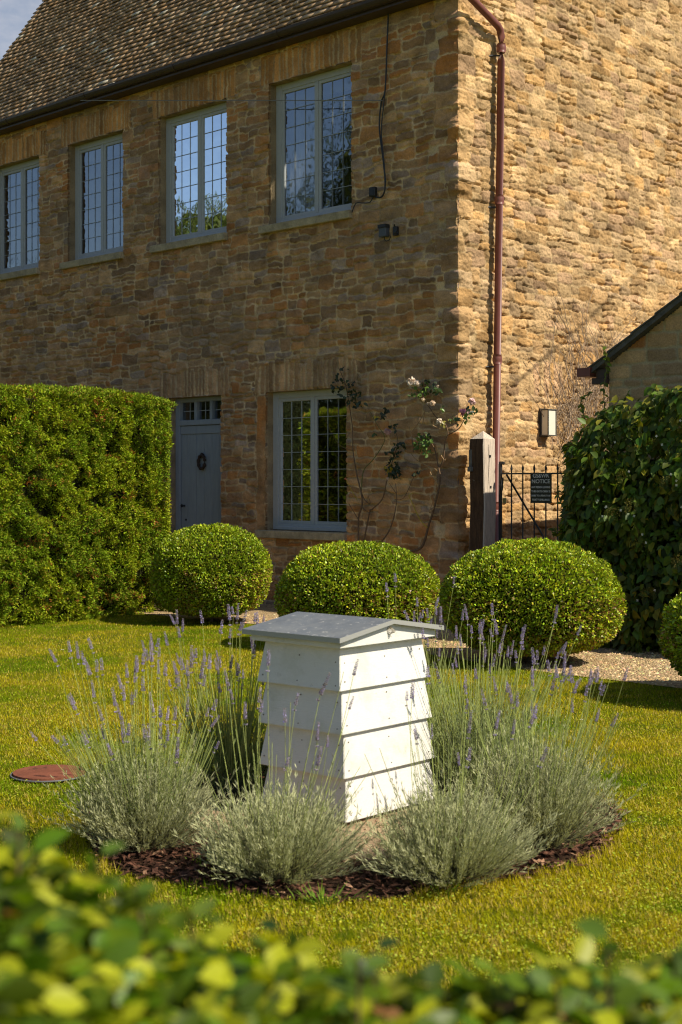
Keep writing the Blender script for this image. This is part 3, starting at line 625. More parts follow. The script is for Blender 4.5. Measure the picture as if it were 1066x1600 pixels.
# ---------------------------------------------------------------- roses on the front wall
def z5(p): return [(500 + x / 4.1, 560 + y / 4.1) for x, y in p]
def rose(name, stems, clusters, blooms, lab, seed):
    rs = np.random.RandomState(seed); base = Wd(onwall(*z5([stems[0][0][0]])[0], .05)); e = empty(name, (base.x, base.y, 0))
    tag(e, lab, 'rose'); inv = Vector(e.location); lst = []
    for pts, r0, r1, c in stems:
        q = wpath(z5(pts), .06 + rs.rand() * .05, onwall, 5); 
        if r0 > .009: q = np.concatenate([[[q[0][0], q[0][1], 0.0]], q])
        lst.append((q - np.array(inv), np.linspace(r0, r1, len(q)), c))
    tubes_obj('stem', lst, M['bark'], e, n=6)
    P = []; Dd = []; Nd = []; Ls = []; Cs = []
    for (x, y, r, n_, c) in clusters:
        for i in range(int(n_ * 1.5)):
            a = rs.rand() * 6.28; q = math.sqrt(rs.rand()) * r; X, Y = z5([(x + q * math.cos(a), y + q * math.sin(a))])[0]
            P.append(Wd(onwall(X, Y, .06 + rs.rand() * .12)) - inv); Dd.append([rs.randn(), rs.randn(), rs.randn() - .3]); Nd.append([rs.randn() * .5 - .3, rs.randn() * .5 - .7, rs.rand() + .3]); Ls.append(rs.uniform(.035, .06)); Cs.append(np.array(c) * rs.uniform(.7, 1.3))
    P = np.array([list(p) for p in P]); v, f = ovalleaf(P, np.array(Dd), np.array(Nd), np.array(Ls), np.array(Ls) * .75)
    link('foliage', npmesh('foliage', v, f, np.repeat(np.array(Cs), 9, 0)), M['leaf'], e)
    for (x, y, r, c) in blooms:
        X, Y = z5([(x, y)])[0]; p = np.array(list(Wd(onwall(X, Y, .14)) - inv)); n_ = 38 if r > .03 else 16
        d = nrm(rs.randn(n_, 3) + np.array([-.2, -.7, .4])); t1 = nrm(np.cross(d, rs.randn(n_, 3)))
        Pp = p + d * r * (.25 + .6 * rs.rand(n_, 1)) - t1 * r * .45
        v, f = ovalleaf(Pp, t1, d, r * 1.0, r * 1.1, .2, .35); cc = np.array(c) * (.85 + .25 * rs.rand(n_, 1)); link('flower', npmesh('flower', v, f, np.repeat(np.clip(cc, 0, .95), 9, 0)), M['petal'], e)
    return e
br = (.16, .10, .06); gn = (.14, .15, .05); tan = (.36, .23, .12); dk = (.035, .05, .02); md = (.06, .10, .03); lt_ = (.12, .20, .035); yl = (.45, .32, .03)
rose('climbing_rose', [([(248, 1170), (248, 1020), (270, 940), (265, 860), (240, 760), (222, 660), (212, 580), (208, 440), (190, 310), (165, 170), (120, 60)], .012, .004, br),
    ([(265, 860), (280, 720), (340, 650), (400, 560), (415, 500), (370, 430), (325, 345)], .006, .003, gn), ([(212, 590), (150, 570), (100, 520), (0, 320)], .004, .002, br),
    ([(280, 1180), (320, 980), (330, 970), (400, 900), (430, 780), (470, 640), (500, 540), (480, 450)], .010, .004, br), ([(265, 860), (290, 910), (322, 930), (310, 880)], .006, .003, br), ([(245, 1030), (185, 930)], .005, .003, br),
    ([(240, 910), (205, 850), (165, 770)], .004, .003, yl), ([(265, 950), (300, 980), (330, 1000)], .005, .004, br),
    ([(375, 1200), (450, 1090), (490, 930), (485, 800)], .010, .003, br), ([(485, 905), (540, 890), (600, 760)], .004, .003, br), ([(475, 935), (420, 860)], .004, .002, tan), ([(485, 860), (445, 800)], .004, .002, br)],
    [(185, 200, 70, 34, dk), (215, 250, 60, 20, dk), (110, 130, 35, 10, dk), (155, 70, 20, 4, dk), (265, 285, 25, 5, dk), (90, 180, 30, 6, dk), (405, 375, 35, 9, dk), (425, 332, 15, 3, dk), (355, 495, 18, 3, md), (460, 620, 35, 14, dk), (460, 700, 50, 26, dk), (495, 735, 35, 12, dk), (500, 575, 35, 9, dk), (620, 742, 28, 6, dk), (438, 705, 20, 6, yl), (350, 375, 10, 2, yl), (540, 545, 20, 3, dk), (470, 450, 30, 7, dk)],
    [(433, 470, .042, (.72, .45, .42)), (435, 772, .022, (.75, .55, .4)), (165, 772, .016, (.75, .2, .12))], 'thin climbing rose with a few dark leaves beside the ground floor window', 41)
rose('climbing_rose', [([(550, 1240), (650, 1210), (700, 1060), (740, 930), (770, 780), (760, 700), (730, 570), (660, 480)], .016, .005, br), ([(690, 1085), (640, 1030), (580, 900), (570, 880), (600, 862), (635, 870)], .005, .003, yl),
    ([(750, 715), (690, 690), (620, 650), (585, 610)], .007, .004, tan), ([(755, 800), (720, 755), (705, 725)], .006, .004, tan), ([(765, 700), (790, 650), (800, 540), (820, 480), (800, 420), (740, 370), (700, 310), (650, 240), (600, 170)], .009, .004, br),
    ([(820, 490), (890, 450), (920, 400), (960, 330)], .006, .003, br), ([(590, 510), (575, 450), (565, 410)], .005, .003, tan), ([(590, 470), (640, 400), (675, 330)], .005, .003, tan), ([(655, 455), (665, 380), (672, 330)], .007, .005, tan), ([(770, 450), (725, 430), (728, 405)], .006, .004, tan), ([(600, 600), (590, 510)], .005, .004, br), ([(730, 960), (700, 990), (720, 930)], .005, .003, tan), ([(775, 620), (800, 655), (805, 640)], .005, .003, tan)],
    [(600, 205, 40, 12, lt_), (580, 235, 12, 2, md), (700, 180, 55, 18, dk), (685, 200, 30, 6, lt_), (755, 215, 28, 8, md), (775, 322, 15, 3, lt_), (660, 540, 50, 26, lt_), (690, 585, 35, 12, lt_), (690, 515, 30, 10, lt_), (640, 500, 20, 4, md), (800, 412, 25, 7, (.22, .19, .04)), (870, 400, 35, 8, md), (930, 370, 35, 12, lt_), (990, 330, 25, 4, md), (940, 340, 30, 6, dk), (700, 490, 18, 3, dk), (630, 560, 20, 5, lt_)],
    [(590, 152, .060, (.86, .72, .58)), (622, 160, .04, (.86, .74, .62)), (720, 288, .034, (.80, .62, .45)), (665, 265, .028, (.82, .68, .5)), (697, 290, .024, (.7, .55, .4)), (755, 180, .02, (.7, .55, .4)), (765, 405, .036, (.85, .74, .6)), (975, 278, .042, (.84, .6, .56)), (915, 342, .04, (.72, .3, .36)), (950, 352, .028, (.8, .55, .5))], 'climbing rose with pale pink blooms and tan stems near the house corner', 42)

# ---------------------------------------------------------------- gate post and gate
pc = Wd(ongable(754, 700, .27)); post = empty('gate_post', (pc.x, pc.y, 0), HA); tag(post, 'weathered square oak post with pyramid top at the house corner', 'post')
bm = bmesh.new(); w = .10; zt = H + (HY - 683) / F * pc.y
rings = []
for z, ww, tw_ in ((0, w, 0), (.6, w * 1.0, .012), (1.2, w * .99, -.008), (zt - .09, w * .98, .004), (zt - .02, w * .95, 0)):
    rings.append([bm.verts.new((x * ww + tw_ * .3, y * ww + tw_, z)) for x, y in ((-1, -.9), (-.9, -1), (.9, -1), (1, -.9), (1, .9), (.9, 1), (-.9, 1), (-1, .9))])
for r0, r1 in zip(rings[:-1], rings[1:]):
    for i in range(8): bm.faces.new((r0[i], r0[(i + 1) % 8], r1[(i + 1) % 8], r1[i]))
ap = bm.verts.new((-.01, 0, zt + .065))
for i in range(8): bm.faces.new((rings[-1][i], rings[-1][(i + 1) % 8], ap))
bm.faces.new(rings[0]); bm.normal_update(); bmesh.ops.recalc_face_normals(bm, faces=bm.faces[:])
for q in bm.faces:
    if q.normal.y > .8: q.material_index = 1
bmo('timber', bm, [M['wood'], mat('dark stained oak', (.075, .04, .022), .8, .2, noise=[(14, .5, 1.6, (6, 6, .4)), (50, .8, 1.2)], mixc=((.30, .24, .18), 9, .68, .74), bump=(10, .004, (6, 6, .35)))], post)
for z, y in ((zt - .20, .0), (zt - .52, -.01)):
    bm = bmesh.new(); bbox(bm, -w * 1.0 - .004, -w * .97, y - .012, y + .012, z - .012, z + .012); bmo('bolt_hole', bm, M['black'], post)
tubes_obj('drying_crack', [([(-w - .0005, .02, zt - .08), (-w - .0005, .015, zt - .25), (-w - .0005, .022, zt - .4), (-w - .0005, .012, zt - .62)], [.001, .0035, .003, .001])], M['black'], post, n=5)
bm = bmesh.new(); bbox(bm, .06, w * .97, w * .96, w + .008, zt - .31, zt - .13, .003); bbox(bm, .045, w * .97, w * .96, w + .03, zt - .36, zt - .31, .003); bmo('iron_plate', bm, mat('grey flaked plate', (.16, .14, .12), .8, .3, noise=(30, .6, 1.3)), post)
# gate runs from the post towards the shed, parallel to the house front: direction -x in the house frame
gp0 = at(782, 741, pc.y - .02); gate = empty('iron_gate', (gp0.x, gp0.y, 0), HA); tag(gate, 'black wrought iron garden gate with spear tops and a diagonal brace', 'gate')
GW = 1.12; zt = H + 14 / F * pc.y + .005
bm = bmesh.new(); bbox(bm, -GW, 0, -.008, .008, zt - .008, zt + .008); bmo('rail', bm, M['black'], gate); bm = bmesh.new(); bbox(bm, -GW, 0, -.008, .008, .16, .18); bmo('rail', bm, M['black'], gate)
bm = bmesh.new(); bbox(bm, -.014, .014, -.014, .014, .06, zt + .10); bbox(bm, -.05, .014, -.0135, .0135, zt + .10, zt + .125, .004); bmo('hinge_stile', bm, M['black'], gate)
bars = []
dx = .145
for i in range(1, 8):
    x = -dx * i
    tubes_obj('bar', [([(x, 0, .12), (x, 0, zt + .03), (x, 0, zt + .045), (x, 0, zt + .06), (x, 0, zt + .10)], [.0075, .0075, .013, .012, .001])], M['black'], gate, n=8)
tubes_obj('brace', [([(-.09, .012, zt - .01), (-GW + .05, .012, .22)], .010)], M['black'], gate, n=6)
tubes_obj('chain', [([(-.03, .02, zt - .02), (-.02, .03, zt - .12), (-.035, .035, zt - .22), (-.05, .03, zt - .16), (-.05, .02, zt - .04)], .008)], M['black'], gate, n=6)
bm = bmesh.new(); bbox(bm, -.10, -.06, .02, .045, zt - .31, zt - .25, .006); bmo('padlock', bm, mat('brass', (.35, .27, .12), .4, .5, metal=.6), gate)
# sign
s0 = at(837, 741, gp0.y - .36); sg = empty('notice_sign', (gp0.x, gp0.y, 0), HA); tag(sg, 'small black plate with white raised NOTICE lettering on the iron gate', 'sign')
sx0, sx1 = -.405, -.665; sz1 = zt + .002; sz0 = zt - .30
bm = bmesh.new(); bbox(bm, sx1, sx0, .014, .022, sz0, sz1, .003); bmo('plate', bm, mat('black enamel', (.02, .02, .02), .4, .5), sg)
bm = bmesh.new()
for (xa, xb, za, zb) in ((sx1, sx0, sz1 - .008, sz1), (sx1, sx0, sz0, sz0 + .008), (sx1, sx1 + .008, sz0, sz1), (sx0 - .008, sx0, sz0, sz1)): bbox(bm, xa + .001, xb - .001, .0215, .027, za + .001, zb - .001)
bmo('border', bm, mat('dark rim', (.05, .045, .04), .5, .4), sg)
mt = mat('white letter paint', (.62, .61, .58), .6, .3)
for txt, zc, sz in (('GS&WR', .262, .056), ('NOTICE', .205, .056), ('ANY PERSON LEAVING', .155, .027), ('THIS GATE OPEN IS', .113, .027), ('LIABLE TO A PENALTY OF', .071, .024), ('FORTY SHILLINGS', .028, .027)):
    cu = bpy.data.curves.new('lettering', 'FONT'); cu.body = txt; cu.size = sz; cu.align_x = 'CENTER'; cu.extrude = .0015; cu.offset = .0006
    tmp = bpy.data.objects.new('tmp', cu); COL.objects.link(tmp); dg = bpy.context.evaluated_depsgraph_get(); dg.update(); me = bpy.data.meshes.new_from_object(tmp.evaluated_get(dg)); bpy.data.objects.remove(tmp)
    me.name = 'lettering'; xs = [v_.co.x for v_ in me.vertices]; wd_ = max(xs) - min(xs); sc = min(1, .235 / wd_) if wd_ > 0 else 1
    if txt in ('GS&WR', 'NOTICE'): sc = (.20 if txt == 'GS&WR' else .225) / wd_
    o = link('lettering', me, mt, sg); o.scale = (sc, 1, 1); o.rotation_euler = (R(90), 0, R(180)); o.location = ((sx0 + sx1) / 2, .0245, sz0 + zc - .003)

# ---------------------------------------------------------------- shed on the right
SA = R(42); SHL = (2.584, 13.7, 0); sh = empty('stone_shed', SHL, -SA)      # local x along the front (to the right), -y towards us
tag(sh, 'small grey stone outbuilding with sloping slate verge at the right edge', 'outbuilding')
SW = 4.2; SP = R(32.5); SZ = 2.57; SD = 3.3
def shed_wall():
    rs = np.random.RandomState(9); res = .014; us = np.arange(0, 2.6, res); zs = np.arange(0, 4.3, res); U, Z = np.meshgrid(us, zs, indexing='ij')
    st = []; z = -.1
    while z < 4.5:
        h = rs.uniform(.12, .18) if rs.rand() > .2 else rs.uniform(.07, .10); u = -.3
        while u < 3: l = rs.uniform(.2, .42); st.append((u, u + l, z, z + h)); u += l
        z += h
    I, e, sr, du, dz = wallfield(U, Z, st, -.1, -.05, 2.8, 4.35, rs, warp=.012, jw=.016, seed=30)
    h = (e - 1) * .008 + e * (.006 * sr[..., 0] + (fbm(U * 14, Z * 14, 3) - .5) * .018)
    pal = np.array([[.40, .30, .19], [.36, .27, .18], [.44, .34, .22], [.33, .26, .18], [.47, .37, .24]])
    col = pal[(sr[..., 2] * 4.99).astype(int)] * [1.22, 1.04, .82] * (.8 + .35 * sr[..., 3])[..., None]; rust = sr[..., 4] > .95; col = np.where(rust[..., None], np.array([.38, .17, .06]), col)
    w = (1 - e)[..., None]; col = col * (1 - w) + np.array([.42, .35, .21]) * w
    base = np.stack([U, -h, Z], -1); nu, nz_ = U.shape; idx = np.arange(nu * nz_).reshape(nu, nz_)
    f = np.stack([idx[:-1, :-1], idx[1:, :-1], idx[1:, 1:], idx[:-1, 1:]], -1); uc = U[:-1, :-1]; zc = Z[:-1, :-1]
    keep = zc < SZ + .03 + uc * math.tan(SP); keep &= (zc < SZ + 1.5)
    top = SZ + SW / 2 * math.tan(SP)
    V = [base.reshape(-1, 3)]; Fc = [f[keep].reshape(-1, 4)]; Cc = [col.reshape(-1, 3)]; off = nu * nz_
    for q in (((0, 0, 0), (0, SD, 0), (0, SD, SZ), (0, 0, SZ)), ((2.58, 0, 0), (SW, 0, 0), (SW, 0, SZ), (2.58, 0, top - .4)), ((SW, 0, 0), (SW, SD, 0), (SW, SD, SZ), (SW, 0, SZ)), ((0, SD, 0), (SW, SD, 0), (SW, SD, SZ), (0, SD, SZ)), ((0, SD, SZ), (SW, SD, SZ), (SW / 2, SD, top), (SW / 2, SD, top - .01)), ((0, .03, SZ), (SW, .03, SZ), (SW / 2, .03, top), (SW / 2, .03, top - .01))):
        V.append(np.array(q)); Fc.append(np.arange(off, off + 4)[None]); Cc.append(np.tile([[.29, .23, .16]], (4, 1))); off += 4
    link('wall', npmesh('wall', np.concatenate(V), np.concatenate(Fc), np.concatenate(Cc), True), M['stone'], sh)
shed_wall()
slate = mat('weathered slate', (.10, .095, .085), .85, .3, noise=[(12, .6, 1.4), (50, .8, 1.2)], bump=(30, .01))
bm = bmesh.new(); tS = math.tan(SP); ov = .20; top = SZ + SW / 2 * tS + .04
ze_ = SZ + .04 - ov * tS
prism(bm, [(-ov, ze_), (SW / 2, top), (SW + ov, ze_), (SW + ov, ze_ + .055), (SW / 2, top + .065), (-ov, ze_ + .055)], 'y', -.09, SD + .1); rf = bmo('roof', bm, slate, sh)
n_ = 9
for i in range(n_):                     # slate courses showing on the verge
    a_ = i / n_ * (SW / 2 + ov); b_ = (i + 1) / n_ * (SW / 2 + ov); bm = bmesh.new()
    prism(bm, [(-ov + a_ - .02, ze_ + .055 + (a_ - .02) * tS + .022), (-ov + b_, ze_ + .055 + b_ * tS + .004), (-ov + b_, ze_ + .055 + b_ * tS - .008), (-ov + a_ - .02, ze_ + .055 + (a_ - .02) * tS + .004)], 'y', -.105, SD + .11); bmo('slate_course', bm, slate, rf)
bm = bmesh.new(); gx = -.22; gz = 2.565
prism(bm, [(gx - .07, gz), (gx - .045, gz - .085), (gx + .06, gz - .085), (gx + .085, gz), (gx + .078, gz), (gx + .055, gz - .078), (gx - .04, gz - .078), (gx - .063, gz)], 'y', -.12, SD + .1)
bbox(bm, gx - .066, gx + .08, -.124, -.119, gz - .084, gz - .001); bmo('gutter', bm, M['pipe'], sh)
bm = bmesh.new(); bbox(bm, -.12, .0, -.05, .02, SZ - .12, SZ - .02, .005); bbox(bm, gx + .06, .0, -.06, .04, gz - .16, gz - .10, .004); bmo('corbel', bm, M['brown'], sh)

# ---------------------------------------------------------------- leafy things
def leafcol(n, base, var=.35, alt=None, pa=.15, rs=rng):
    c = np.array([base]) * (1 - var + 2 * var * rs.rand(n, 1)) * (1 + .10 * rs.randn(n, 3))
    if alt is not None: m = rs.rand(n) < pa; c[m] = np.array(alt) * (.7 + .6 * rs.rand(m.sum(), 1))
    return np.clip(c, .003, .9)
def box_ball(px0, px1, ytop, ybot, Yc, lab, seed, flat=.72, group='clipped box balls beside the gravel path', xw=None):
    rs = np.random.RandomState(seed); xc = ((px0 + px1) / 2 - CX) / F * Yc; rx = (px1 - px0) / 2 / F * Yc; zt = H - (ytop - HY) / F * Yc; zb = .03
    e = empty('box_ball', (xc, Yc, 0)); tag(e, lab, 'box ball', group)
    hz = (zt - zb) / 2; n = 76000
    d = nrm(rs.randn(n, 3)); p = 2.25
    k = (np.abs(d[:, 0]) ** p + np.abs(d[:, 1]) ** p + np.abs(d[:, 2]) ** p) ** (-1 / p)
    lump = 1 + .075 * (fbm(d[:, 0] * 3 + d[:, 2] * 2, d[:, 1] * 3 - d[:, 2], seed) - .5) * 2
    lump += .05 * (vn(d[:, 0] * 11 + 5, d[:, 1] * 9 + d[:, 2] * 11, seed + 3) - .5) + .05 * (vn(d[:, 0] * 26 + 5, d[:, 1] * 20 + d[:, 2] * 26, seed + 4) - .5)
    dep = np.where(rs.rand(n) < .62, rs.rand(n) ** 2 * .05, rs.rand(n) * .16)
    r = k * lump; P = d * r[:, None]; P = P * (1 - dep / .7)[:, None]
    P *= np.array([rx, rx * .95, hz]); P[:, :2] *= (1 - .07 * np.clip(d[:, 2], 0, 1))[:, None]; P[:, 2] += zb + hz
    P[:, 2] = np.where(P[:, 2] < zb + .12, zb + .12 - (zb + .12 - P[:, 2]) * .55, P[:, 2])
    out = nrm(d / np.array([rx, rx, hz])); up = np.array([0, 0, 1.0])
    D = nrm(out * .9 + rs.randn(n, 3) * .6 + up * .35); Nn = nrm(out * .6 + rs.randn(n, 3) * .6 + up * .5)
    L_ = rs.uniform(.013, .028, n) * (1.12)
    # young yellow-green growth in patches, deeper-set leaves darker and a few bronzed
    pn = fbm(d[:, 0] * 2.2 + 3, d[:, 2] * 2.2 + d[:, 1] * 2, seed + 8)
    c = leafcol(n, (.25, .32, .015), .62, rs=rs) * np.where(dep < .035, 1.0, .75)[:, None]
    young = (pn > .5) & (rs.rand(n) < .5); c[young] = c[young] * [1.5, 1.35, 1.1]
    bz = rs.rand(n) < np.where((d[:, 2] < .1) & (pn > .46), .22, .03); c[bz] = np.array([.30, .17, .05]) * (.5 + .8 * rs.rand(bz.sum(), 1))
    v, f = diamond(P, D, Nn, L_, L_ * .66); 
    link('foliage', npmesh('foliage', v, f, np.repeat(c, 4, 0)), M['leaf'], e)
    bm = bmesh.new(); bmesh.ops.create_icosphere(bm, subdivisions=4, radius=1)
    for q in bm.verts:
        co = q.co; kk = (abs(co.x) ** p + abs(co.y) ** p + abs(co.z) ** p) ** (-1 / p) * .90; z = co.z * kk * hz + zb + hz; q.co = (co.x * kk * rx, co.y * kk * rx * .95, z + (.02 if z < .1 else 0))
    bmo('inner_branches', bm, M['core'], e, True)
    tubes_obj('stem', [([(0, 0, 0), (.01, 0, .2), (.05, .02, .5)], [.03, .028, .02]), ([(.0, 0, 0.02), (.12, .02, .3)], [.02, .015])], M['bark'], e, col=(.12, .09, .06), n=7)
    return e
box_ball(238, 423, 822, 978, 14.8, 'smallest clipped box ball beside the tall hedge', 21)
box_ball(434, 686, 848, 1005, 12.6, 'clipped box ball directly behind the white beehive, under the ground floor window', 22)
box_ball(690, 966, 848, 1040, 11.5, 'large clipped box ball in front of the iron gate', 23)
box_ball(1045, 1390, 886, 1100, 9.45, 'clipped box ball cut off by the right edge', 24)

# yew hedge
def yew():
    rs = np.random.RandomState(31); A = np.array([-3.36, 14.0]) ; B = np.array([-1.86, 16.05]); t = (B - A) / np.linalg.norm(B - A); A = A - t * 3.0; Ln = np.linalg.norm(B - A); o_ = np.array([t[1], -t[0]])   # outwards normal (towards lawn)
    e = empty('yew_hedge', (B[0], B[1], 0), math.atan2(-t[1], -t[0])); tag(e, 'tall square cut yew hedge covering the left of the house front', 'hedge')
    TH = 1.3; HT = 2.42      # local x: from the end backwards, local +y: into thickness? computed by cross product
    # local axes: x = -t ; y = rot90(x)
    x_ = -t; y_ = np.array([-x_[1], x_[0]]); sgn = -1 if np.dot(y_, o_) > 0 else 1   # y direction pointing inwards (away from the lawn face)
    def place(u, w, z): return np.stack([u, sgn * w, z], -1)   # w: 0 at lawn face, TH at back
    faces = [('front', 1), ('end', 2), ('top', 3), ('back', 4)]; Ps = []; Os = []
    def htop(u): return HT - .00 + .03 * np.sin(u * 1.3) + .035 * (vn(u * 5, u * 0 + 1, 2) - .5) - .045 * np.exp(-u / .15)
    nF = 120000; u = np.concatenate([rs.rand(int(nF * .8)) * 2.9, 2.9 + rs.rand(int(nF * .2)) * (Ln - 2.9)]); z = rs.rand(len(u)) ** .95
    bulge = .10 * (fbm(u * 1.6, z * 4, 5) - .5) * 2 + .09 * (vn(u * 7, z * 15, 8) - .5)
    hol = np.clip((fbm(u * 4.5, z * 9, 15) - .52) * 6, 0, 1) * .16 + np.clip((vn(u * 17, z * 38, 19) - .55) * 5, 0, 1) * .11
    z = z * htop(u); rnd_ = .10 * np.exp(-(htop(u) - z) / .08) + .12 * np.exp(-u / .06) + np.where(z < .45, (.45 - z) * .25, 0)
    Ps.append(place(u, rnd_ - bulge + hol + rs.rand(len(u)) ** 2 * .07, z)); Os.append(np.tile([0, -sgn, .0], (len(u), 1)))
    n = 22000; w = rs.rand(n) * TH; z = rs.rand(n); z = z * HT * .98; Ps.append(place(.12 * np.exp(-w / .08) - .06 * (fbm(w * 5, z * 3, 9) - .5) + rs.rand(n) ** 2 * .06, w, z)); Os.append(np.tile([-1., 0, 0], (n, 1)))
    n = 26000; u = rs.rand(n) ** 1.3 * Ln; w = rs.rand(n) * TH; Ps.append(place(u, w, htop(u) - .12 * np.exp(-w / .06) * .4 - rs.rand(n) ** 2 * .06 + .03 * (vn(u * 9, w * 9, 3) - .5))); Os.append(np.tile([0, 0, 1.], (n, 1)))
    n = 8000; u = rs.rand(n) * Ln; Ps.append(place(u, TH + 0 * u + .03 * rs.randn(n), rs.rand(n) * HT)); Os.append(np.tile([0, sgn, 0.], (n, 1)))
    P = np.concatenate(Ps); O = np.concatenate(Os).astype(float); n = len(P)
    # each point is a little shoot of three needles-like blades
    D0 = nrm(O + rs.randn(n, 3) * .65 + np.array([0, 0, .25])); q = rs.rand(n)
    patch = fbm(P[:, 0] * 3 + P[:, 1], P[:, 2] * 3, 12)
    c = leafcol(n, (.17, .235, .010), .65, rs=rs); c[patch > .52] *= [1.35, 1.2, 1]; tip = rs.rand(n) < .05; c[tip] = np.array([.30, .20, .03]) * (.6 + .6 * rs.rand(tip.sum(), 1))
    clu = (vn(P[:, 0] * 11 + P[:, 1] * 11, P[:, 2] * 13, 44) > .84) & (rs.rand(n) < .35); c[clu] = np.array([.38, .13, .035]) * (.6 + .6 * rs.rand(clu.sum(), 1))
    VV = []; FF = []; CC = []; off = 0
    for j in range(2):
        D = nrm(D0 + rs.randn(n, 3) * .45); Nn = nrm(rs.randn(n, 3) + np.array([0, 0, .6])); Lq = rs.uniform(.020, .040, n); v, f = diamond(P + rs.randn(n, 3) * .006, D, Nn, Lq, Lq * .34)
        VV.append(v); FF.append(f + off); off += len(v); CC.append(np.repeat(c * (.9 + .2 * rs.rand(n, 1)), 4, 0))
    link('foliage', npmesh('foliage', np.concatenate(VV), np.concatenate(FF), np.concatenate(CC)), M['yew'], e)
    bm = bmesh.new(); bbox(bm, .16, Ln - .1, sgn * .20, sgn * (TH - .1), .05, HT - .13, .06); bmo('inner_branches', bm, M['core'], e)
yew()

# climbing shrub with broad leaves on the shed
def climber():
    rs = np.random.RandomState(51); e = empty('climbing_hydrangea', SHL, -SA); tag(e, 'broad leaved climbing hydrangea with white florets covering the shed wall', 'climbing shrub')
    n = 11500; u = rs.uniform(-.34, 2.7, n); z = rs.rand(n) ** .8 
    def top(u): return 1.98 + .16 * np.sin(u * 2.1 + .5) + .22 * (vn(u * 4, u * 0, 4) - .5) + .18 * (u > .55) * (u < 1.8) - .55 * np.exp(-((u + .34) / .16) ** 2)
    def thick(u, zz): return .72 + .45 * np.sqrt(np.clip(1 - (zz / 2.3) ** 2, 0, 1)) + .24 * (fbm(u * 2.5, zz * 2.5, 6) - .5) * 2
    z = z * top(u); z = np.maximum(z, .07); th = thick(u, z) * np.clip((u + .42) / .25, .25, 1) ** .6
    w = th * (1 - rs.rand(n) ** 2.2 * .35)
    P = np.stack([u, -w, z], 1); O = np.tile([0, -1.0, .12], (n, 1)); O[:, 0] -= np.exp(-(u + .34) / .2) * 1.5; O[:, 2] += np.exp(-(top(u) - z) / .12) * 1.2
    n2 = 3200; z2 = rs.rand(n2) * 1.85; w2 = rs.rand(n2) * 1.05 * np.clip(1.2 - z2 / 2.2, .3, 1); P = np.concatenate([P, np.stack([-.34 + rs.rand(n2) ** 2 * .1 + .12 * (fbm(w2 * 4, z2 * 3, 2) - .5) * 2, -w2, np.maximum(z2, .1)], 1)]); O = np.concatenate([O, np.tile([-1.0, -.3, .15], (n2, 1))])
    n = n + n2; P[:, 0] += -P[:, 1] * .42
    D = nrm(O * .35 + rs.randn(n, 3) * .40 + np.array([0, 0, -.75])); Nn = nrm(O + rs.randn(n, 3) * .45 + np.array([0, 0, .35]))
    L_ = rs.uniform(.055, .115, n); v, f = ovalleaf(P, D, Nn, L_, L_ * .66, .10, .22)
    c = leafcol(n, (.078, .125, .012), .5, (.22, .21, .02), .13, rs); link('foliage', npmesh('foliage', v, f, np.repeat(c, 9, 0)), M['hyd'], e)
    # lacy olive flower heads with white outer florets
    H_ = [(.05, 1.35), (.62, 1.78), (.28, 1.18), (.50, .95), (.9, .8), (.12, .95), (.78, 1.45), (.35, 1.5), (1.0, 1.2), (.05, .6), (.6, .5), (.9, 1.9), (-.15, 1.5), (.45, 1.25), (.2, 1.75), (1.3, 1.5), (1.6, 1.0)]
    for (uu, zz) in H_:
        wv = float(thick(np.array([uu]), np.array([zz]))[0]) + .03; k = 170; d = nrm(rs.randn(k, 3) + np.array([0, -1.1, .3])); Pp = np.array([uu + wv * .42, -wv, zz]) + d * np.array([.075, .045, .07]) * rs.uniform(.75, 1.05, (k, 1))
        v, f = diamond(Pp, nrm(d + rs.randn(k, 3) * .7), nrm(rs.randn(k, 3)), .012, .007); c = leafcol(k, (.17, .155, .03), .35, rs=rs); VV = [(v, f, np.repeat(c, 4, 0))]
        v, f, c = join_np(VV); fh_ = link('flower_head', npmesh('flower_head', v, f, c), M['petal'], e)
        m = rs.randint(1, 4)
        for j in range(m):
            a = rs.rand() * 6.28; cpt = np.array([uu + wv * .42 + math.cos(a) * .10, -wv - .03, zz + math.sin(a) * .085])
            pa = np.arange(4) * math.pi / 2 + rs.rand(); dd = np.stack([np.cos(pa), 0 * pa - .2, np.sin(pa)], 1)
            v, f = diamond(np.tile(cpt, (4, 1)), dd, np.tile([[0., -1, .1]], (4, 1)), .014, .012); link('white_floret', npmesh('white_floret', v, f, np.tile([[.70, .70, .58]], (len(v), 1))), M['petal'], fh_)
    bm = bmesh.new(); bbox(bm, -.15, 2.6, -.75, -.03, .02, 1.66)
    bmesh.ops.subdivide_edges(bm, edges=bm.edges[:], cuts=4)
    for q in bm.verts: q.co.x += -q.co.y * .42
    bmo('inner_branches', bm, M['core'], e)
    # long shoots reaching up the wall and over to the gable
    lst = []; P = []; Dd = []; L2 = []
    for (pts) in ([(.02, -.05, 1.9), (.0, -.10, 2.3), (.05, -.12, 2.6), (.06, -.2, 2.72)], [(.1, -.05, 1.9), (.16, -.06, 2.15), (.25, -.08, 2.3)], [(-.3, -.1, 1.3), (-.42, -.1, 1.6), (-.40, -.1, 1.8)], [(-.1, -.1, 1.8), (-.22, -.1, 2.1), (-.25, -.1, 2.25), (-.12, -.12, 2.33)], [(-.3, -.1, 1.1), (-.48, -.1, 1.25), (-.52, -.1, 1.4)], [(.7, -.05, 1.9), (.72, -.08, 2.2), (.66, -.1, 2.3)], [(-.3, -.2, .9), (-.45, -.2, .95), (-.5, -.2, 1.0)]):
        q = smooth_path(pts, 6); lst.append((q, .005)); 
        for p in q[::1]:
            for s in (0, 1):
                P.append(p); Dd.append(rs.randn(3) * .8 + [0, -.3, -.2]); L2.append(rs.uniform(.03, .065))
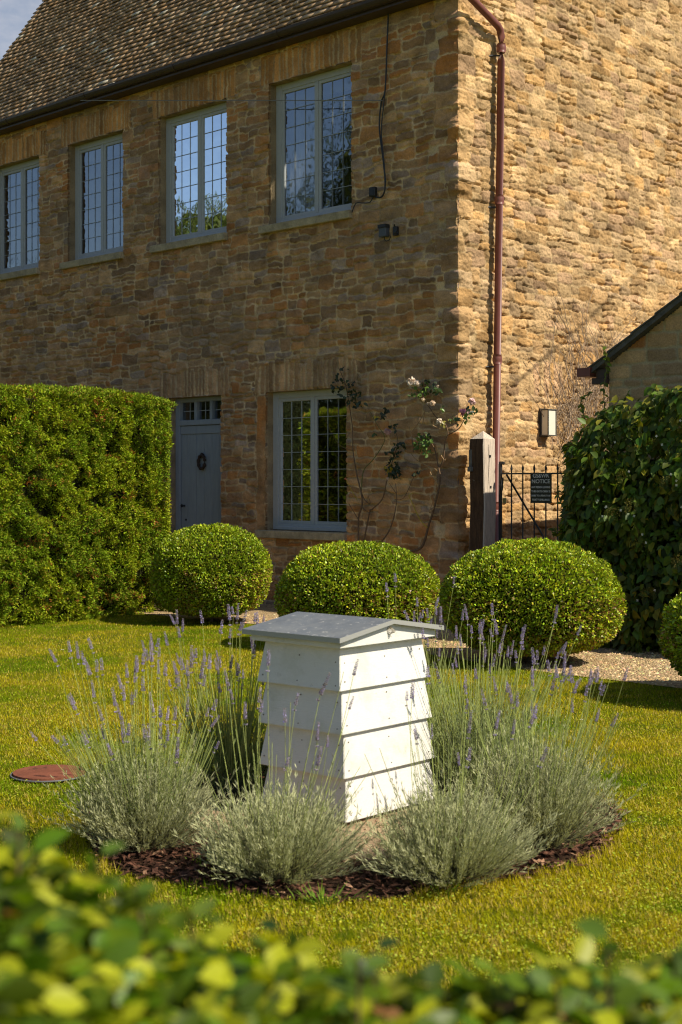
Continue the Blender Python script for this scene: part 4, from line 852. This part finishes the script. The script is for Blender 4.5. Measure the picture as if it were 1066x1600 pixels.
    for q in lst: tubes_obj('shoot', [q], M['bark'], e, col=(.18, .17, .06), n=5)
    P = np.array(P); L2 = np.array(L2); n = len(P); v, f = ovalleaf(P, np.array(Dd), nrm(rs.randn(n, 3) * .5 + [0, -1, .5]), L2, L2 * .65); link('shoot_leaves', npmesh('shoot_leaves', v, f, np.repeat(leafcol(n, (.12, .17, .02), .4, rs=rs), 9, 0)), M['hyd'], e)
climber()

# ---------------------------------------------------------------- beehive
RR = np.array([.66, .751]); LL = np.array([-.751, .66])
hv = empty('beehive', (.014, 6.245, 0), math.atan2(RR[1], RR[0])); tag(hv, 'white painted lap board beehive with a grey ridged metal cover', 'beehive')
# local x = along the right face (depth to the right), local y = towards the left/back; near corner = (-x,-y)
def frustum(bm, wx0, wy0, z0, wx1, wy1, z1, cx0=0, cx1=0, bev=.0025):
    vs = []
    for (wx, wy, z, cx) in ((wx0, wy0, z0, cx0), (wx1, wy1, z1, cx1)):
        vs.append([bm.verts.new((sx * wx / 2 + cx, sy * wy / 2 - cx * .2, z)) for sx, sy in ((-1, -1), (1, -1), (1, 1), (-1, 1))])
    a_, b_ = vs; bm.faces.new(a_[::-1]); bm.faces.new(b_)
    for i in range(4): bm.faces.new((a_[i], a_[(i + 1) % 4], b_[(i + 1) % 4], b_[i]))
    if bev: bmesh.ops.bevel(bm, geom=bm.edges[:], offset=bev, segments=2, affect='EDGES')
lv = [(.758, .590, 'x'), (.590, .410, ''), (.410, .228, ''), (.228, .048, '')]
for i, (zt, zb, _) in enumerate(lv):
    g = .602 + .006 * i; g2 = .482 + .006 * i
    bm = bmesh.new(); frustum(bm, g, g2, zb, .548 + .004 * i, .430 + .004 * i, zt + .010, .010 * i, .010 * i)
    o = bmo('lift', bm, M['white'], hv)
bm = bmesh.new()
for i, (zt, zb, _) in enumerate(lv):                        # nail heads along the board edges
    for zz in (zb + .03, zt - .045):
        q = (zz - zb) / (zt + .01 - zb); hx = (.602 + .006 * i) / 2 * (1 - q) + (.548 + .004 * i) / 2 * q; hy = (.482 + .006 * i) / 2 * (1 - q) + (.430 + .004 * i) / 2 * q; cxx = .010 * i
        for t in (-.9, .02, .88):
            bmesh.ops.create_cone(bm, cap_ends=True, segments=8, radius1=.0028, radius2=.0028, depth=.002, matrix=Matrix.Translation((cxx + t * hx, -hy - .0012 - cxx * .2, zz + rnd.uniform(-.01, .01))) @ Matrix.Rotation(R(90), 4, 'X'))
            bmesh.ops.create_cone(bm, cap_ends=True, segments=8, radius1=.0028, radius2=.0028, depth=.002, matrix=Matrix.Translation((cxx - hx - .0012, t * hy, zz + rnd.uniform(-.01, .01))) @ Matrix.Rotation(R(90), 4, 'Y'))
nl = bmo('nail_heads', bm, mat('rusty nail', (.10, .06, .04), .8, .2), hv); nl['kind'] = 'stuff'
# cover apron with gable ends
bm = bmesh.new(); ax, ay, zr0 = .640, .515, .770
prism(bm, [(-ax / 2, zr0), (ax / 2, zr0), (ax / 2, .806), (0, .852), (-ax / 2, .806)], 'y', -ay / 2, ay / 2)
bmesh.ops.bevel(bm, geom=bm.edges[:], offset=.0025, segments=2, affect='EDGES'); rfh = bmo('cover_frame', bm, M['white'], hv)
# metal roof sheet
bm = bmesh.new(); cx_, cy_ = .700, .565; th_ = .006
prism(bm, [(-cx_ / 2, .812), (0, .864), (cx_ / 2, .812), (cx_ / 2, .812 + th_), (0, .864 + th_), (-cx_ / 2, .812 + th_)], 'y', -cy_ / 2, cy_ / 2); mr = bmo('metal_cover', bm, M['zinc'], hv)
bm = bmesh.new()
for s in (-1, 1): bbox(bm, s * cx_ / 2 - .001, s * cx_ / 2 + .001, -cy_ / 2, cy_ / 2, .797, .8175)
for s in (-1, 1):
    for q in (-1, 1):
        prism(bm, [(q * cx_ / 2, .797), (0, .851), (0, .8695), (q * cx_ / 2, .8175)], 'y', s * cy_ / 2 - .001, s * cy_ / 2 + .001)
bmo('folded_edge', bm, M['zincedge'], mr)
# cone vent on the gable
tubes_obj('vent_ring', [([(0, -ay / 2 - .001, .822), (0, -ay / 2 - .004, .822)], [.019, .018])], M['white'], hv, n=16)
lst = []
for a_ in np.arange(0, 360, 36):
    lst.append(([(.015 * math.cos(R(a_)), -ay / 2 - .003, .822 + .015 * math.sin(R(a_))), (.004 * math.cos(R(a_)), -ay / 2 - .028, .818 + .004 * math.sin(R(a_)))], .0012))
tubes_obj('cone_vent', lst, mat('vent wire', (.55, .5, .4), .5, .4), hv, n=5)
bm = bmesh.new()
for sx in (-1, 1):
    for sy in (-1, 1):
        b2 = bmesh.new(); bbox(b2, sx * .24 - .025 + .03, sx * .24 + .025 + .03, sy * .19 - .025, sy * .19 + .025, .03, .06, .002); bmo('foot', b2, M['white'], hv)
bm.free()
bm = bmesh.new(); frustum(bm, .52, .40, .055, .52, .40, .09, .03, .03); bmo('floor_board', bm, mat('red brown floor board', (.14, .05, .03), .8, .2), hv)
# paving under the hive
pv = empty('paving_slab', (.03, 5.95, 0), R(3)); 
bm = bmesh.new(); bbox(bm, -.47, .47, -.49, -.03, -.02, .032, .008); bmesh.ops.subdivide_edges(bm, edges=bm.edges[:], cuts=2)
for q in bm.verts: q.co += Vector((rnd.uniform(-1, 1), rnd.uniform(-1, 1), rnd.uniform(-.4, .4))) * .005
o = bmo('paving_slab', bm, M['slab'], None); o.location = (.03, 5.87, 0); o.rotation_euler = (0, 0, R(3)); tag(o, 'sandstone slab sticking out from under the front of the beehive', 'paving slab')
bm = bmesh.new(); bbox(bm, -.47, .47, -.02, .47, -.02, .030, .008); o = bmo('paving_slab', bm, M['slab'], None); o.location = (.03, 5.88, 0); o.rotation_euler = (0, 0, R(3)); tag(o, 'rear sandstone slab under the shaded side of the beehive', 'paving slab')
bm = bmesh.new(); bbox(bm, -.17, .17, -.2, .2, -.02, .028, .008); o = bmo('paving_slab', bm, M['slab'], None); o.location = (-.64, 6.05, 0); o.rotation_euler = (0, 0, R(8)); tag(o, 'narrow sandstone slab between the left lavenders', 'paving slab')
bpy.data.objects.remove(pv)

# ---------------------------------------------------------------- lavender
def spike_mesh(seed, ln):
    rs = np.random.RandomState(seed); P = []; D = []; L_ = []; C_ = []
    k = int(ln / .0045)
    zs = list(np.linspace(0, ln, k)) + [-.016 - rs.rand() * .01] * (1 if rs.rand() < .5 else 0)
    for i, z in enumerate(zs):
        r = .0055 * (1 - .45 * max(z, 0) / ln)
        for j in range(6):
            a = j * 1.047 + i * .52 + rs.rand() * .3; P.append((math.cos(a) * .0015, math.sin(a) * .0015, z)); D.append((math.cos(a) * 1, math.sin(a), .9 + rs.rand() * .5)); L_.append(r * rs.uniform(1.0, 1.6))
            C_.append(np.array([.42, .36, .44] if rs.rand() < .6 else ([.52, .45, .78] if rs.rand() < .5 else [.34, .28, .24])) * rs.uniform(.6, 1.25))
    v, f = diamond(np.array(P), np.array(D), np.array(D) * [1, 1, -1] + [0, 0, .3], np.array(L_), np.array(L_) * .62)
    v2, f2 = diamond(np.array(P), np.array(D), np.cross(np.array(D), [0, 0, 1.]) , np.array(L_), np.array(L_) * .62)
    v, f, c = join_np([(v, f, np.repeat(np.array(C_), 4, 0)), (v2, f2, np.repeat(np.array(C_), 4, 0))])
    me = npmesh('flower_spike', v, f, c); me.materials.append(M['spike']); return me
SPK = [spike_mesh(100 + i, ln) for i, ln in enumerate((.032, .04, .048, .055, .036, .062))]
def lavender(x, y, r, h, nfl, fh, lab, seed, lean=(0, 0), tone=(.49, .50, .28), nst=760, spread=1.0, sf=3.4):
    rs = np.random.RandomState(seed); e = empty('lavender', (x, y, 0)); tag(e, lab, 'lavender', 'lavender bushes round the beehive')
    stems = []; P = []; D = []; Nn = []; L_ = []; C_ = []
    for i in range(nst):
        a = rs.rand() * 6.283; q = rs.rand() ** .55; el = math.acos(min(1, q * .985)) ; el = max(el, .10)
        top = np.array([math.cos(a) * r * math.cos(el) ** .9, math.sin(a) * r * math.cos(el) ** .9, h * math.sin(el) ** .8]) * rs.uniform(.74, 1.08) * (1 + .25 * (rs.rand() < .12)); top[2] = max(top[2], .03)
        b0 = np.array([math.cos(a) * r * .22 * q, math.sin(a) * r * .22 * q, .01]); mid = b0 * .35 + top * .65; mid[2] *= .80; mid[:2] *= 1.06
        ts = np.linspace(0, 1, 7)[:, None]; pts = (1 - ts) ** 2 * b0 + 2 * ts * (1 - ts) * mid + ts ** 2 * top
        stems.append((pts, np.linspace(.0018, .0009, 7)))
        m = 26; tt = np.sort(rs.rand(m)) * .72 + .30; tt = tt[:, None]; pp = (1 - tt) ** 2 * b0 + 2 * tt * (1 - tt) * mid + tt ** 2 * top; tg = nrm(2 * (1 - tt) * (mid - b0) + 2 * tt * (top - mid))
        sd = nrm(np.cross(tg, rs.randn(m, 3))); P.append(pp); D.append(tg * .95 + sd * rs.uniform(.25, .65, (m, 1)) + np.array([0, 0, .22])); Nn.append(nrm(np.cross(sd, tg) + rs.randn(m, 3) * .4)); L_.append(rs.uniform(.020, .040, m) * (1.15 - .3 * tt[:, 0]))
        C_.append(np.tile(np.array(tone) * rs.uniform(.75, 1.25), (m, 1)) * rs.uniform(.85, 1.15, (m, 1)))
    P = np.concatenate(P); D = np.concatenate(D); Nn = np.concatenate(Nn); L_ = np.concatenate(L_); C_ = np.concatenate(C_)
    v, f = diamond(P, D, Nn, L_, rs.uniform(.0022, .0038, len(L_))); fol = (v, f, np.repeat(C_, 4, 0))
    tubes_obj('woody_stems', stems[::2], M['bark'], e, col=(.16, .16, .09), n=3, smooth=False)
    fs = []
    for i in range(nfl):
        a = rs.rand() * 6.283; q = rs.rand() ** .6 * spread; b0 = np.array([math.cos(a) * r * .5 * q, math.sin(a) * r * .5 * q, h * .35]); hh = rs.uniform(fh[0], fh[1])
        top = np.array([math.cos(a) * r * 1.05 * q + lean[0] * hh + rs.randn() * .035, math.sin(a) * r * 1.05 * q + lean[1] * hh + rs.randn() * .03, hh])
        mid = (b0 + top) / 2 + np.array([math.cos(a), math.sin(a), 0]) * rs.uniform(-.01, .035); ts = np.linspace(0, 1, 9)[:, None]; pts = (1 - ts) ** 2 * b0 + 2 * ts * (1 - ts) * mid + ts ** 2 * top
        fs.append((pts, np.linspace(.0016, .0011, 9), tuple(np.array([.30, .34, .10]) * rs.uniform(.75, 1.3))))
        # a pair of bracts on the stalk
        if rs.rand() < .86:
            o = bpy.data.objects.new('flower_spike', SPK[rs.randint(len(SPK))]); COL.objects.link(o); o.parent = e; o.location = top; tg = Vector(top - pts[-3]).normalized(); tg = (tg + Vector((rs.randn() * .12, rs.randn() * .12, 0))).normalized(); o.rotation_euler = tg.to_track_quat('Z', 'Y').to_euler(); s = rs.uniform(.95, 1.4); o.scale = (s * 1.05, s * 1.05, s * rs.uniform(.85, 1.1))
    # extra flowerless green stalks
    for i in range(int(nfl * sf)):
        a = rs.rand() * 6.283; q = rs.rand() ** .5 * spread; b0 = np.array([math.cos(a) * r * .5 * q, math.sin(a) * r * .5 * q, h * .4]); hh = rs.uniform(h * 1.1, fh[0] + .10)
        top = np.array([math.cos(a) * r * q + lean[0] * hh, math.sin(a) * r * q + lean[1] * hh, hh]); ts = np.linspace(0, 1, 5)[:, None]; fs.append((b0 * (1 - ts) + top * ts, .0011, tuple(np.array([.28, .33, .10]) * rs.uniform(.75, 1.3))))
    if fs: tubes_obj('flower_stalks', fs, M['bark'], e, n=3, smooth=False)
    P = []; D = []
    for pts, r_, c_ in fs:
        for t in (.35, .55, .72):
            if rs.rand() < .8:
                p = pts[int(t * (len(pts) - 1))]
                for s in (1, -1): a = rs.rand() * 6.28; P.append(p); D.append((math.cos(a) * s * .5, math.sin(a) * s * .5, 1))
    P = np.array(P); D = np.array(D); vb, fb = diamond(P, D, nrm(rs.randn(len(P), 3)), rs.uniform(.015, .03, len(P)), .0028)
    v, f, c = join_np([(fol[0], fol[1], fol[2]), (vb, fb, np.repeat(leafcol(len(P), (.26, .30, .12), .3, rs=rs), 4, 0))]); link('foliage', npmesh('foliage', v, f, c), M['lav'], e)
    return e
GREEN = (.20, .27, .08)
lavender(-.78, 5.63, .33, .36, 74, (.40, .78), 'lavender at the left rim of the bed, tallest flowers over the lawn', 61, (-.06, .05))
lavender(-.23, 5.19, .345, .32, 18, (.45, .80), 'grey lavender at the front, left of the beehive corner', 62, (.06, .03), sf=1.3)
lavender(.40, 5.17, .335, .32, 21, (.42, .74), 'grey lavender at the front, right of the beehive corner', 63, (.02, .02), sf=1.3)
lavender(.79, 5.66, .34, .41, 36, (.45, .74), 'lavender at the right rim of the bed beside the bare mulch', 64, (.05, .03), spread=.95)
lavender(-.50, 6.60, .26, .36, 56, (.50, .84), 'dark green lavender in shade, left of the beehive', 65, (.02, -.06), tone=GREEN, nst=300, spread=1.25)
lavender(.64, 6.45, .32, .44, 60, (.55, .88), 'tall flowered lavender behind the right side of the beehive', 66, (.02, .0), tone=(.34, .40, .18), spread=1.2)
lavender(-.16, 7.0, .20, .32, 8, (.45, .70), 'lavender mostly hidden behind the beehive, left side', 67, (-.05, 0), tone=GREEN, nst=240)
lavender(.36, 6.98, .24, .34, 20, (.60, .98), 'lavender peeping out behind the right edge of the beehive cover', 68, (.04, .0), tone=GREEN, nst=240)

# ---------------------------------------------------------------- drain cover, daisies
dc = ground(77, 1213); e = empty('drain_cover', dc); tag(e, 'round brick red drain cover set in the lawn left of the lavender', 'drain cover')
bm = bmesh.new(); bmesh.ops.create_cone(bm, cap_ends=True, segments=48, radius1=.178, radius2=.176, depth=.02); bmesh.ops.translate(bm, vec=(0, 0, .014), verts=bm.verts[:]); bmo('lid', bm, M['cover'], e)
an = np.linspace(0, 2 * math.pi, 49); tubes_obj('rim', [(np.stack([.186 * np.cos(an), .186 * np.sin(an), 0 * an + .012], 1), .005)], mat('grey rim', (.12, .12, .13), .6, .4), e, n=6)
for i, (px, py, lab) in enumerate(((98, 1020, 'white daisy on the lawn nearest the tall hedge'), (909, 1131, 'white petal lying on the lawn right of the lavender'), (300, 1034, 'tiny white daisy on the lawn left of the box ball shadow'), (181, 1262, 'tiny white daisy at the left edge of the bed'))):
    p = ground(px, py); e = empty('daisy', p); tag(e, lab, 'daisy', 'daisies in the lawn'); k = 12; a = np.arange(k) * 2 * math.pi / k; dd = np.stack([np.cos(a), np.sin(a), 0 * a + .25], 1); v, f = diamond(np.tile([[0, 0, .025]], (k, 1)), dd, np.tile([[0., 0, 1]], (k, 1)), .013 if i else .017, .007)
    link('petals', npmesh('petals', v, f, np.tile([[.85, .85, .82]], (k * 4, 1))), M['petal'], e)
    tubes_obj('centre', [([(0, 0, .02), (0, 0, .030)], [.004, .003])], M['petal'], e, col=(.6, .45, .05), n=6)

# ---------------------------------------------------------------- grass
def grass():
    rs = np.random.RandomState(71); n = 620000
    Y = 3.0 * (17.0 / 3.0) ** rs.rand(n); X = (rs.rand(n) * 2 - 1) * (.28 * Y + .55)
    k = ~inpoly(X, Y, epts); dx = X - BED[0]; dy = Y - BED[1]; rr = np.hypot(dx, dy); th = np.arctan2(dy, dx)
    k &= rr > bedr(th) * (.985 + .05 * (vn(X * 9, Y * 9, 4) - .5)); k &= np.hypot(X - dc.x, Y - dc.y) > .190
    X = X[k]; Y = Y[k]; n = len(X); rr = rr[k]; th = th[k]
    a1 = fbm(X * 1.1, Y * 1.1, 5); a2 = fbm(X * 5, Y * 5, 8); a3 = vn(X * 22, Y * 22, 9)
    edgeb = np.clip(1 - (rr - bedr(th)) / .10, 0, 1) * (vn(X * 4, Y * 4, 2) > .45)
    hgt = (.009 + .010 * rs.rand(n) + .008 * (a2 - .3) + .03 * edgeb * rs.rand(n)) * (1 + .35 * a3)
    a = rs.rand(n) * 6.283; ln = rs.uniform(.25, 1.15, n); D = np.stack([np.cos(a) * ln, np.sin(a) * ln, np.ones(n)], 1); D = nrm(D)
    P = np.stack([X, Y, np.zeros(n)], 1); wd = rs.uniform(.0018, .0034, n) * (1 + Y * .10); sx = np.stack([-np.sin(a), np.cos(a), 0 * a], 1)
    
    v = np.stack([P - sx * wd[:, None] / 2, P + sx * wd[:, None] / 2, P + D * hgt[:, None]], 1).reshape(-1, 3); f = np.arange(n * 3).reshape(-1, 3)
    g = np.array([.17, .265, .005]); y_ = np.array([.43, .375, .012]); s_ = np.array([.54, .41, .10])
    m = np.clip((a1 * .6 + a2 * .4 - .345) * 4.5, 0, 1)[:, None]; c = g * (1 - m) + y_ * m
    dry = rs.rand(n) < .10 + .38 * m[:, 0] * a3; c[dry] = s_ * (.7 + .5 * rs.rand(dry.sum(), 1)); c *= (.70 + .6 * rs.rand(n, 1))
    o = link('grass', npmesh('grass', v, f, np.repeat(c, 3, 0)), M['grass']); o['kind'] = 'stuff'; o['label'] = 'short mown grass, green with straw yellow patches'; o['category'] = 'grass'
    # clover and weeds: little broad leaves
    n = 60000; Y = 3.6 * (13.0 / 3.6) ** rs.rand(n); X = (rs.rand(n) * 2 - 1) * (.27 * Y + .3); k = ~inpoly(X, Y, epts) & (np.hypot(X - BED[0], Y - BED[1]) > 1.2) & (fbm(X * 3, Y * 3, 31) > .44) & (np.hypot(X - dc.x, Y - dc.y) > .2); X = X[k]; Y = Y[k]; n = len(X); a = rs.rand(n) * 6.28
    v, f = diamond(np.stack([X, Y, .012 + .012 * rs.rand(n)], 1), np.stack([np.cos(a), np.sin(a), rs.rand(n) * .6], 1), nrm(np.stack([rs.randn(n) * .3, rs.randn(n) * .3, np.ones(n)], 1)), rs.uniform(.006, .014, n), rs.uniform(.005, .010, n))
    o = link('clover', npmesh('clover', v, f, np.repeat(leafcol(n, (.40, .43, .05), .35, rs=rs), 4, 0)), M['grass']); o['kind'] = 'stuff'; o['label'] = 'clover leaves growing through the lawn'; o['category'] = 'clover'
grass()
def tuft(px, py, n, h, lab, seed, spread=.05):
    rs = np.random.RandomState(seed); p = ground(px, py); a = rs.rand(n) * 6.28; q = rs.rand(n) * spread; P = np.stack([np.cos(a) * q * 1.8, np.sin(a) * q, 0 * a], 1); L_ = rs.uniform(.4, 1, n) * h; D = np.stack([np.cos(a) * .7 + rs.randn(n) * .2, np.sin(a) * .5, np.ones(n)], 1)
    v, f = leafset(P, D, nrm(np.stack([-np.cos(a), -np.sin(a), .5 + 0 * a], 1)), L_, .005, .1, .4, .25); o = link('grass_tuft', npmesh('grass_tuft', v, f, np.repeat(leafcol(n, (.15, .24, .03), .3, rs=rs), 5, 0)), M['grass']); o.location = p; tag(o, lab, 'grass tuft')
tuft(505, 1415, 70, .09, 'bright green grass tuft at the front of the bed, below the beehive corner', 81, .09); tuft(690, 1400, 60, .07, 'low green weeds at the bed edge under the front right lavender', 82, .08); tuft(315, 1350, 22, .045, 'small bright weed under the left lavender', 83, .05)
tuft(880, 1360, 24, .05, 'small weed in the bare mulch at the right of the bed', 84, .07)

# ---------------------------------------------------------------- blurred hedge in front of the camera
def front_hedge():
    rs = np.random.RandomState(91); e = empty('garden_hedge', (0, 1.0, 0)); tag(e, 'out of focus glossy leaved hedge along the bottom of the picture', 'hedge')
    X0, X1, Y0, Y1 = -1.5, 1.5, .72, 1.26
    pxs = np.array([-900, -60, 60, 150, 235, 300, 390, 450, 540, 620, 700, 800, 880, 950, 1010, 1066, 1400, 2200]); pys = np.array([1345, 1335, 1345, 1385, 1438, 1482, 1492, 1530, 1548, 1562, 1566, 1552, 1540, 1535, 1545, 1540, 1530, 1510])
    def top(x): px = x / 1.22 * F + CX; return H - (np.interp(px, pxs, pys) - HY) / F * 1.22
    n = 15000; x = np.where(rs.rand(n) < .6, rs.uniform(-.42, .42, n), rs.uniform(X0, X1, n)); y = rs.uniform(Y0, Y1, n)
    z = top(x) - rs.rand(n) ** 1.4 * .10 + .012 * rs.randn(n); P = [np.stack([x, y - 1.0, z], 1)]; O = [np.tile([0, -.15, 1.0], (n, 1))]
    for yy, oy in ((Y1, 1.0), (Y0, -1.0)):
        m = 5200; x = rs.uniform(X0, X1, m); z = rs.rand(m) * (top(x) - .01); P.append(np.stack([x, yy - 1 - oy * rs.rand(m) * .06, z], 1)); O.append(np.tile([0, oy, .5], (m, 1)))
    P = np.concatenate(P); O = np.concatenate(O); n = len(P)
    a = rs.rand(n) * 6.28; D = nrm(np.stack([np.cos(a), np.sin(a), rs.uniform(-.5, .6, n)], 1) + O * .35); Nn = nrm(O + rs.randn(n, 3) * .45)
    L_ = rs.uniform(.020, .040, n); v, f = ovalleaf(P, D, Nn, L_, L_ * .72, .10, .15)
    c = leafcol(n, (.095, .155, .007), .55, (.36, .38, .013), .27, rs); br_ = rs.rand(n) < .010; c[br_] = np.array([.36, .17, .06]) * (.6 + .6 * rs.rand(br_.sum(), 1))
    link('foliage', npmesh('foliage', v, f, np.repeat(c, 9, 0)), M['ivy'], e)
    bm = bmesh.new(); xs = np.linspace(X0 + .05, X1 - .05, 60); top_ = [float(top(np.array([q]))[0]) - .10 for q in xs]
    rows = []
    for q, t in zip(xs, top_): rows.append([bm.verts.new((q, yy - 1, zz)) for yy, zz in ((Y0 + .08, .02), (Y0 + .08, t - .04), (Y0 + .14, t), (Y1 - .14, t), (Y1 - .08, t - .04), (Y1 - .08, .02))])
    for r0, r1 in zip(rows[:-1], rows[1:]):
        for i in range(6): bm.faces.new((r0[i], r0[(i + 1) % 6], r1[(i + 1) % 6], r1[i]))
    bm.faces.new(rows[0]); bm.faces.new(rows[-1][::-1]); bmo('inner_branches', bm, M['core'], e)
    # tall single shoots that stand out above the hedge
    lst = []; P = []; D = []; L2 = []; Cc = []
    for (px, py, dd, cc) in ((30, 1300, 1.15, 0), (150, 1345, 1.2, 0), (210, 1385, 1.18, 0), (300, 1430, 1.2, 1), (440, 1450, 1.25, 2), (585, 1490, 1.22, 2), (560, 1500, 1.1, 0), (950, 1480, 1.1, 0), (1050, 1490, 1.2, 0), (870, 1530, 1.15, 0)):
        p = np.array(at(px, py, dd)) - [0, 1.0, 0]; b0 = p - [rs.uniform(-.02, .02), 0, .12]; lst.append((np.array([b0, (b0 + p) / 2 + [.005, 0, 0], p]), .0016))
        for j in range(5): P.append(p * (1 - j * .12) + b0 * j * .12 + rs.randn(3) * .004); a_ = rs.rand() * 6.28; D.append([math.cos(a_), math.sin(a_) * .6, .3]); L2.append(rs.uniform(.020, .033)); Cc.append([(.10, .17, .02), (.14, .2, .02), (.03, .06, .012)][cc])
    for q in lst: tubes_obj('shoot', [q], M['bark'], e, col=(.15, .1, .05), n=5)
    P = np.array(P); L2 = np.array(L2); v, f = ovalleaf(P, np.array(D), nrm(rs.randn(len(P), 3) * .5 + [0, -.5, 1]), L2, L2 * .72); link('shoot_leaves', npmesh('shoot_leaves', v, f, np.repeat(np.array(Cc), 9, 0)), M['ivy'], e)
front_hedge()

# ---------------------------------------------------------------- trees beyond the left edge (the windows mirror them) and the wire whose shadow crosses the gable
def tree(x, y, h, rx, lab, seed, low=.15):
    rs = np.random.RandomState(seed); e = empty('tree', (x, y, 0)); tag(e, lab, 'tree', 'trees beyond the left edge')
    n = 70000; cl = nrm(rs.randn(60, 3)) * rs.rand(60, 1) ** .4 * np.array([rx, rx, h * (1 - low) / 2]) * .85; i = rs.randint(60, size=n); P = cl[i] + rs.randn(n, 3) * rx * .22; P[:, 2] += h * (1 + low) / 2; P = P[P[:, 2] > .1]; n = len(P)
    v, f = diamond(P, nrm(rs.randn(n, 3)), nrm(rs.randn(n, 3)), rs.uniform(.14, .26, n), rs.uniform(.10, .18, n)); link('crown', npmesh('crown', v, f, np.repeat(leafcol(n, (.055, .075, .010), .5, rs=rs), 4, 0)), M['yew'], e)
    tubes_obj('trunk', [([(0, 0, 0), (.05, 0, h * .3), (0, .1, h * .6), (.1, .1, h * .85)], [.28, .2, .12, .04])] + [([(0, 0, h * .3), (math.cos(a) * rx * .6, math.sin(a) * rx * .6, h * .6)], [.1, .03]) for a in (0, 1.6, 3.1, 4.6)], M['bark'], e, col=(.10, .08, .06), n=8)
tree(-15.5, 13.6, 10.4, 2.8, 'tallest bushy tree, mirrored in the lower panes of the top right window', 95, .02); tree(-15.7, 18.4, 8.6, 1.6, 'narrow upright tree behind the tall tree beyond the left edge', 96, .02); tree(-18, 25, 5.6, 3.0, 'broad tree furthest back beyond the left edge', 97, .02)
def far_hedge():
    rs = np.random.RandomState(98); e = empty('laurel_hedge', (-13, 15, 0)); tag(e, 'tall loose laurel hedge beyond the left edge, mirrored dark in the ground floor window', 'hedge'); n = 26000; y = rs.uniform(-8, 9, n); z = rs.rand(n) * (3.3 + .5 * fbm(y, y * 0, 3)); P = np.stack([.3 * (fbm(y * 1.5, z * 1.5, 4) - .5) - rs.rand(n) ** 2 * .2 + .4, y, z], 1)
    v, f = diamond(P, nrm(rs.randn(n, 3)), nrm(rs.randn(n, 3) + [1, 0, .4]), rs.uniform(.08, .16, n), rs.uniform(.04, .08, n)); link('foliage', npmesh('foliage', v, f, np.repeat(leafcol(n, (.012, .018, .003), .5, rs=rs), 4, 0)), M['chip'], e)
    bm = bmesh.new(); bbox(bm, -.8, .25, -8, 9, .02, 3.2, .2); bmo('inner_branches', bm, M['core'], e)
far_hedge()
P1 = np.array(Wd(ongable(1066, 355, 0))); P2 = np.array(Wd(ongable(800, 604, 0))); s_ = np.array(sv)
A_ = P1 + s_ * 6.5; B_ = P2 + s_ * 5.0; dd = B_ - A_
wp = np.array([A_ + dd * q - np.array([0, 0, .05 * math.sin(max(0, min(1, q)) * math.pi)]) for q in np.linspace(-3.0, 1.0, 40)])
t_ = tubes_obj('overhead_wire', [(wp, .012)], M['black'], col=(.02, .02, .02)); tag(t_, 'black overhead wire beyond the right edge, its shadow crossing the gable', 'wire')
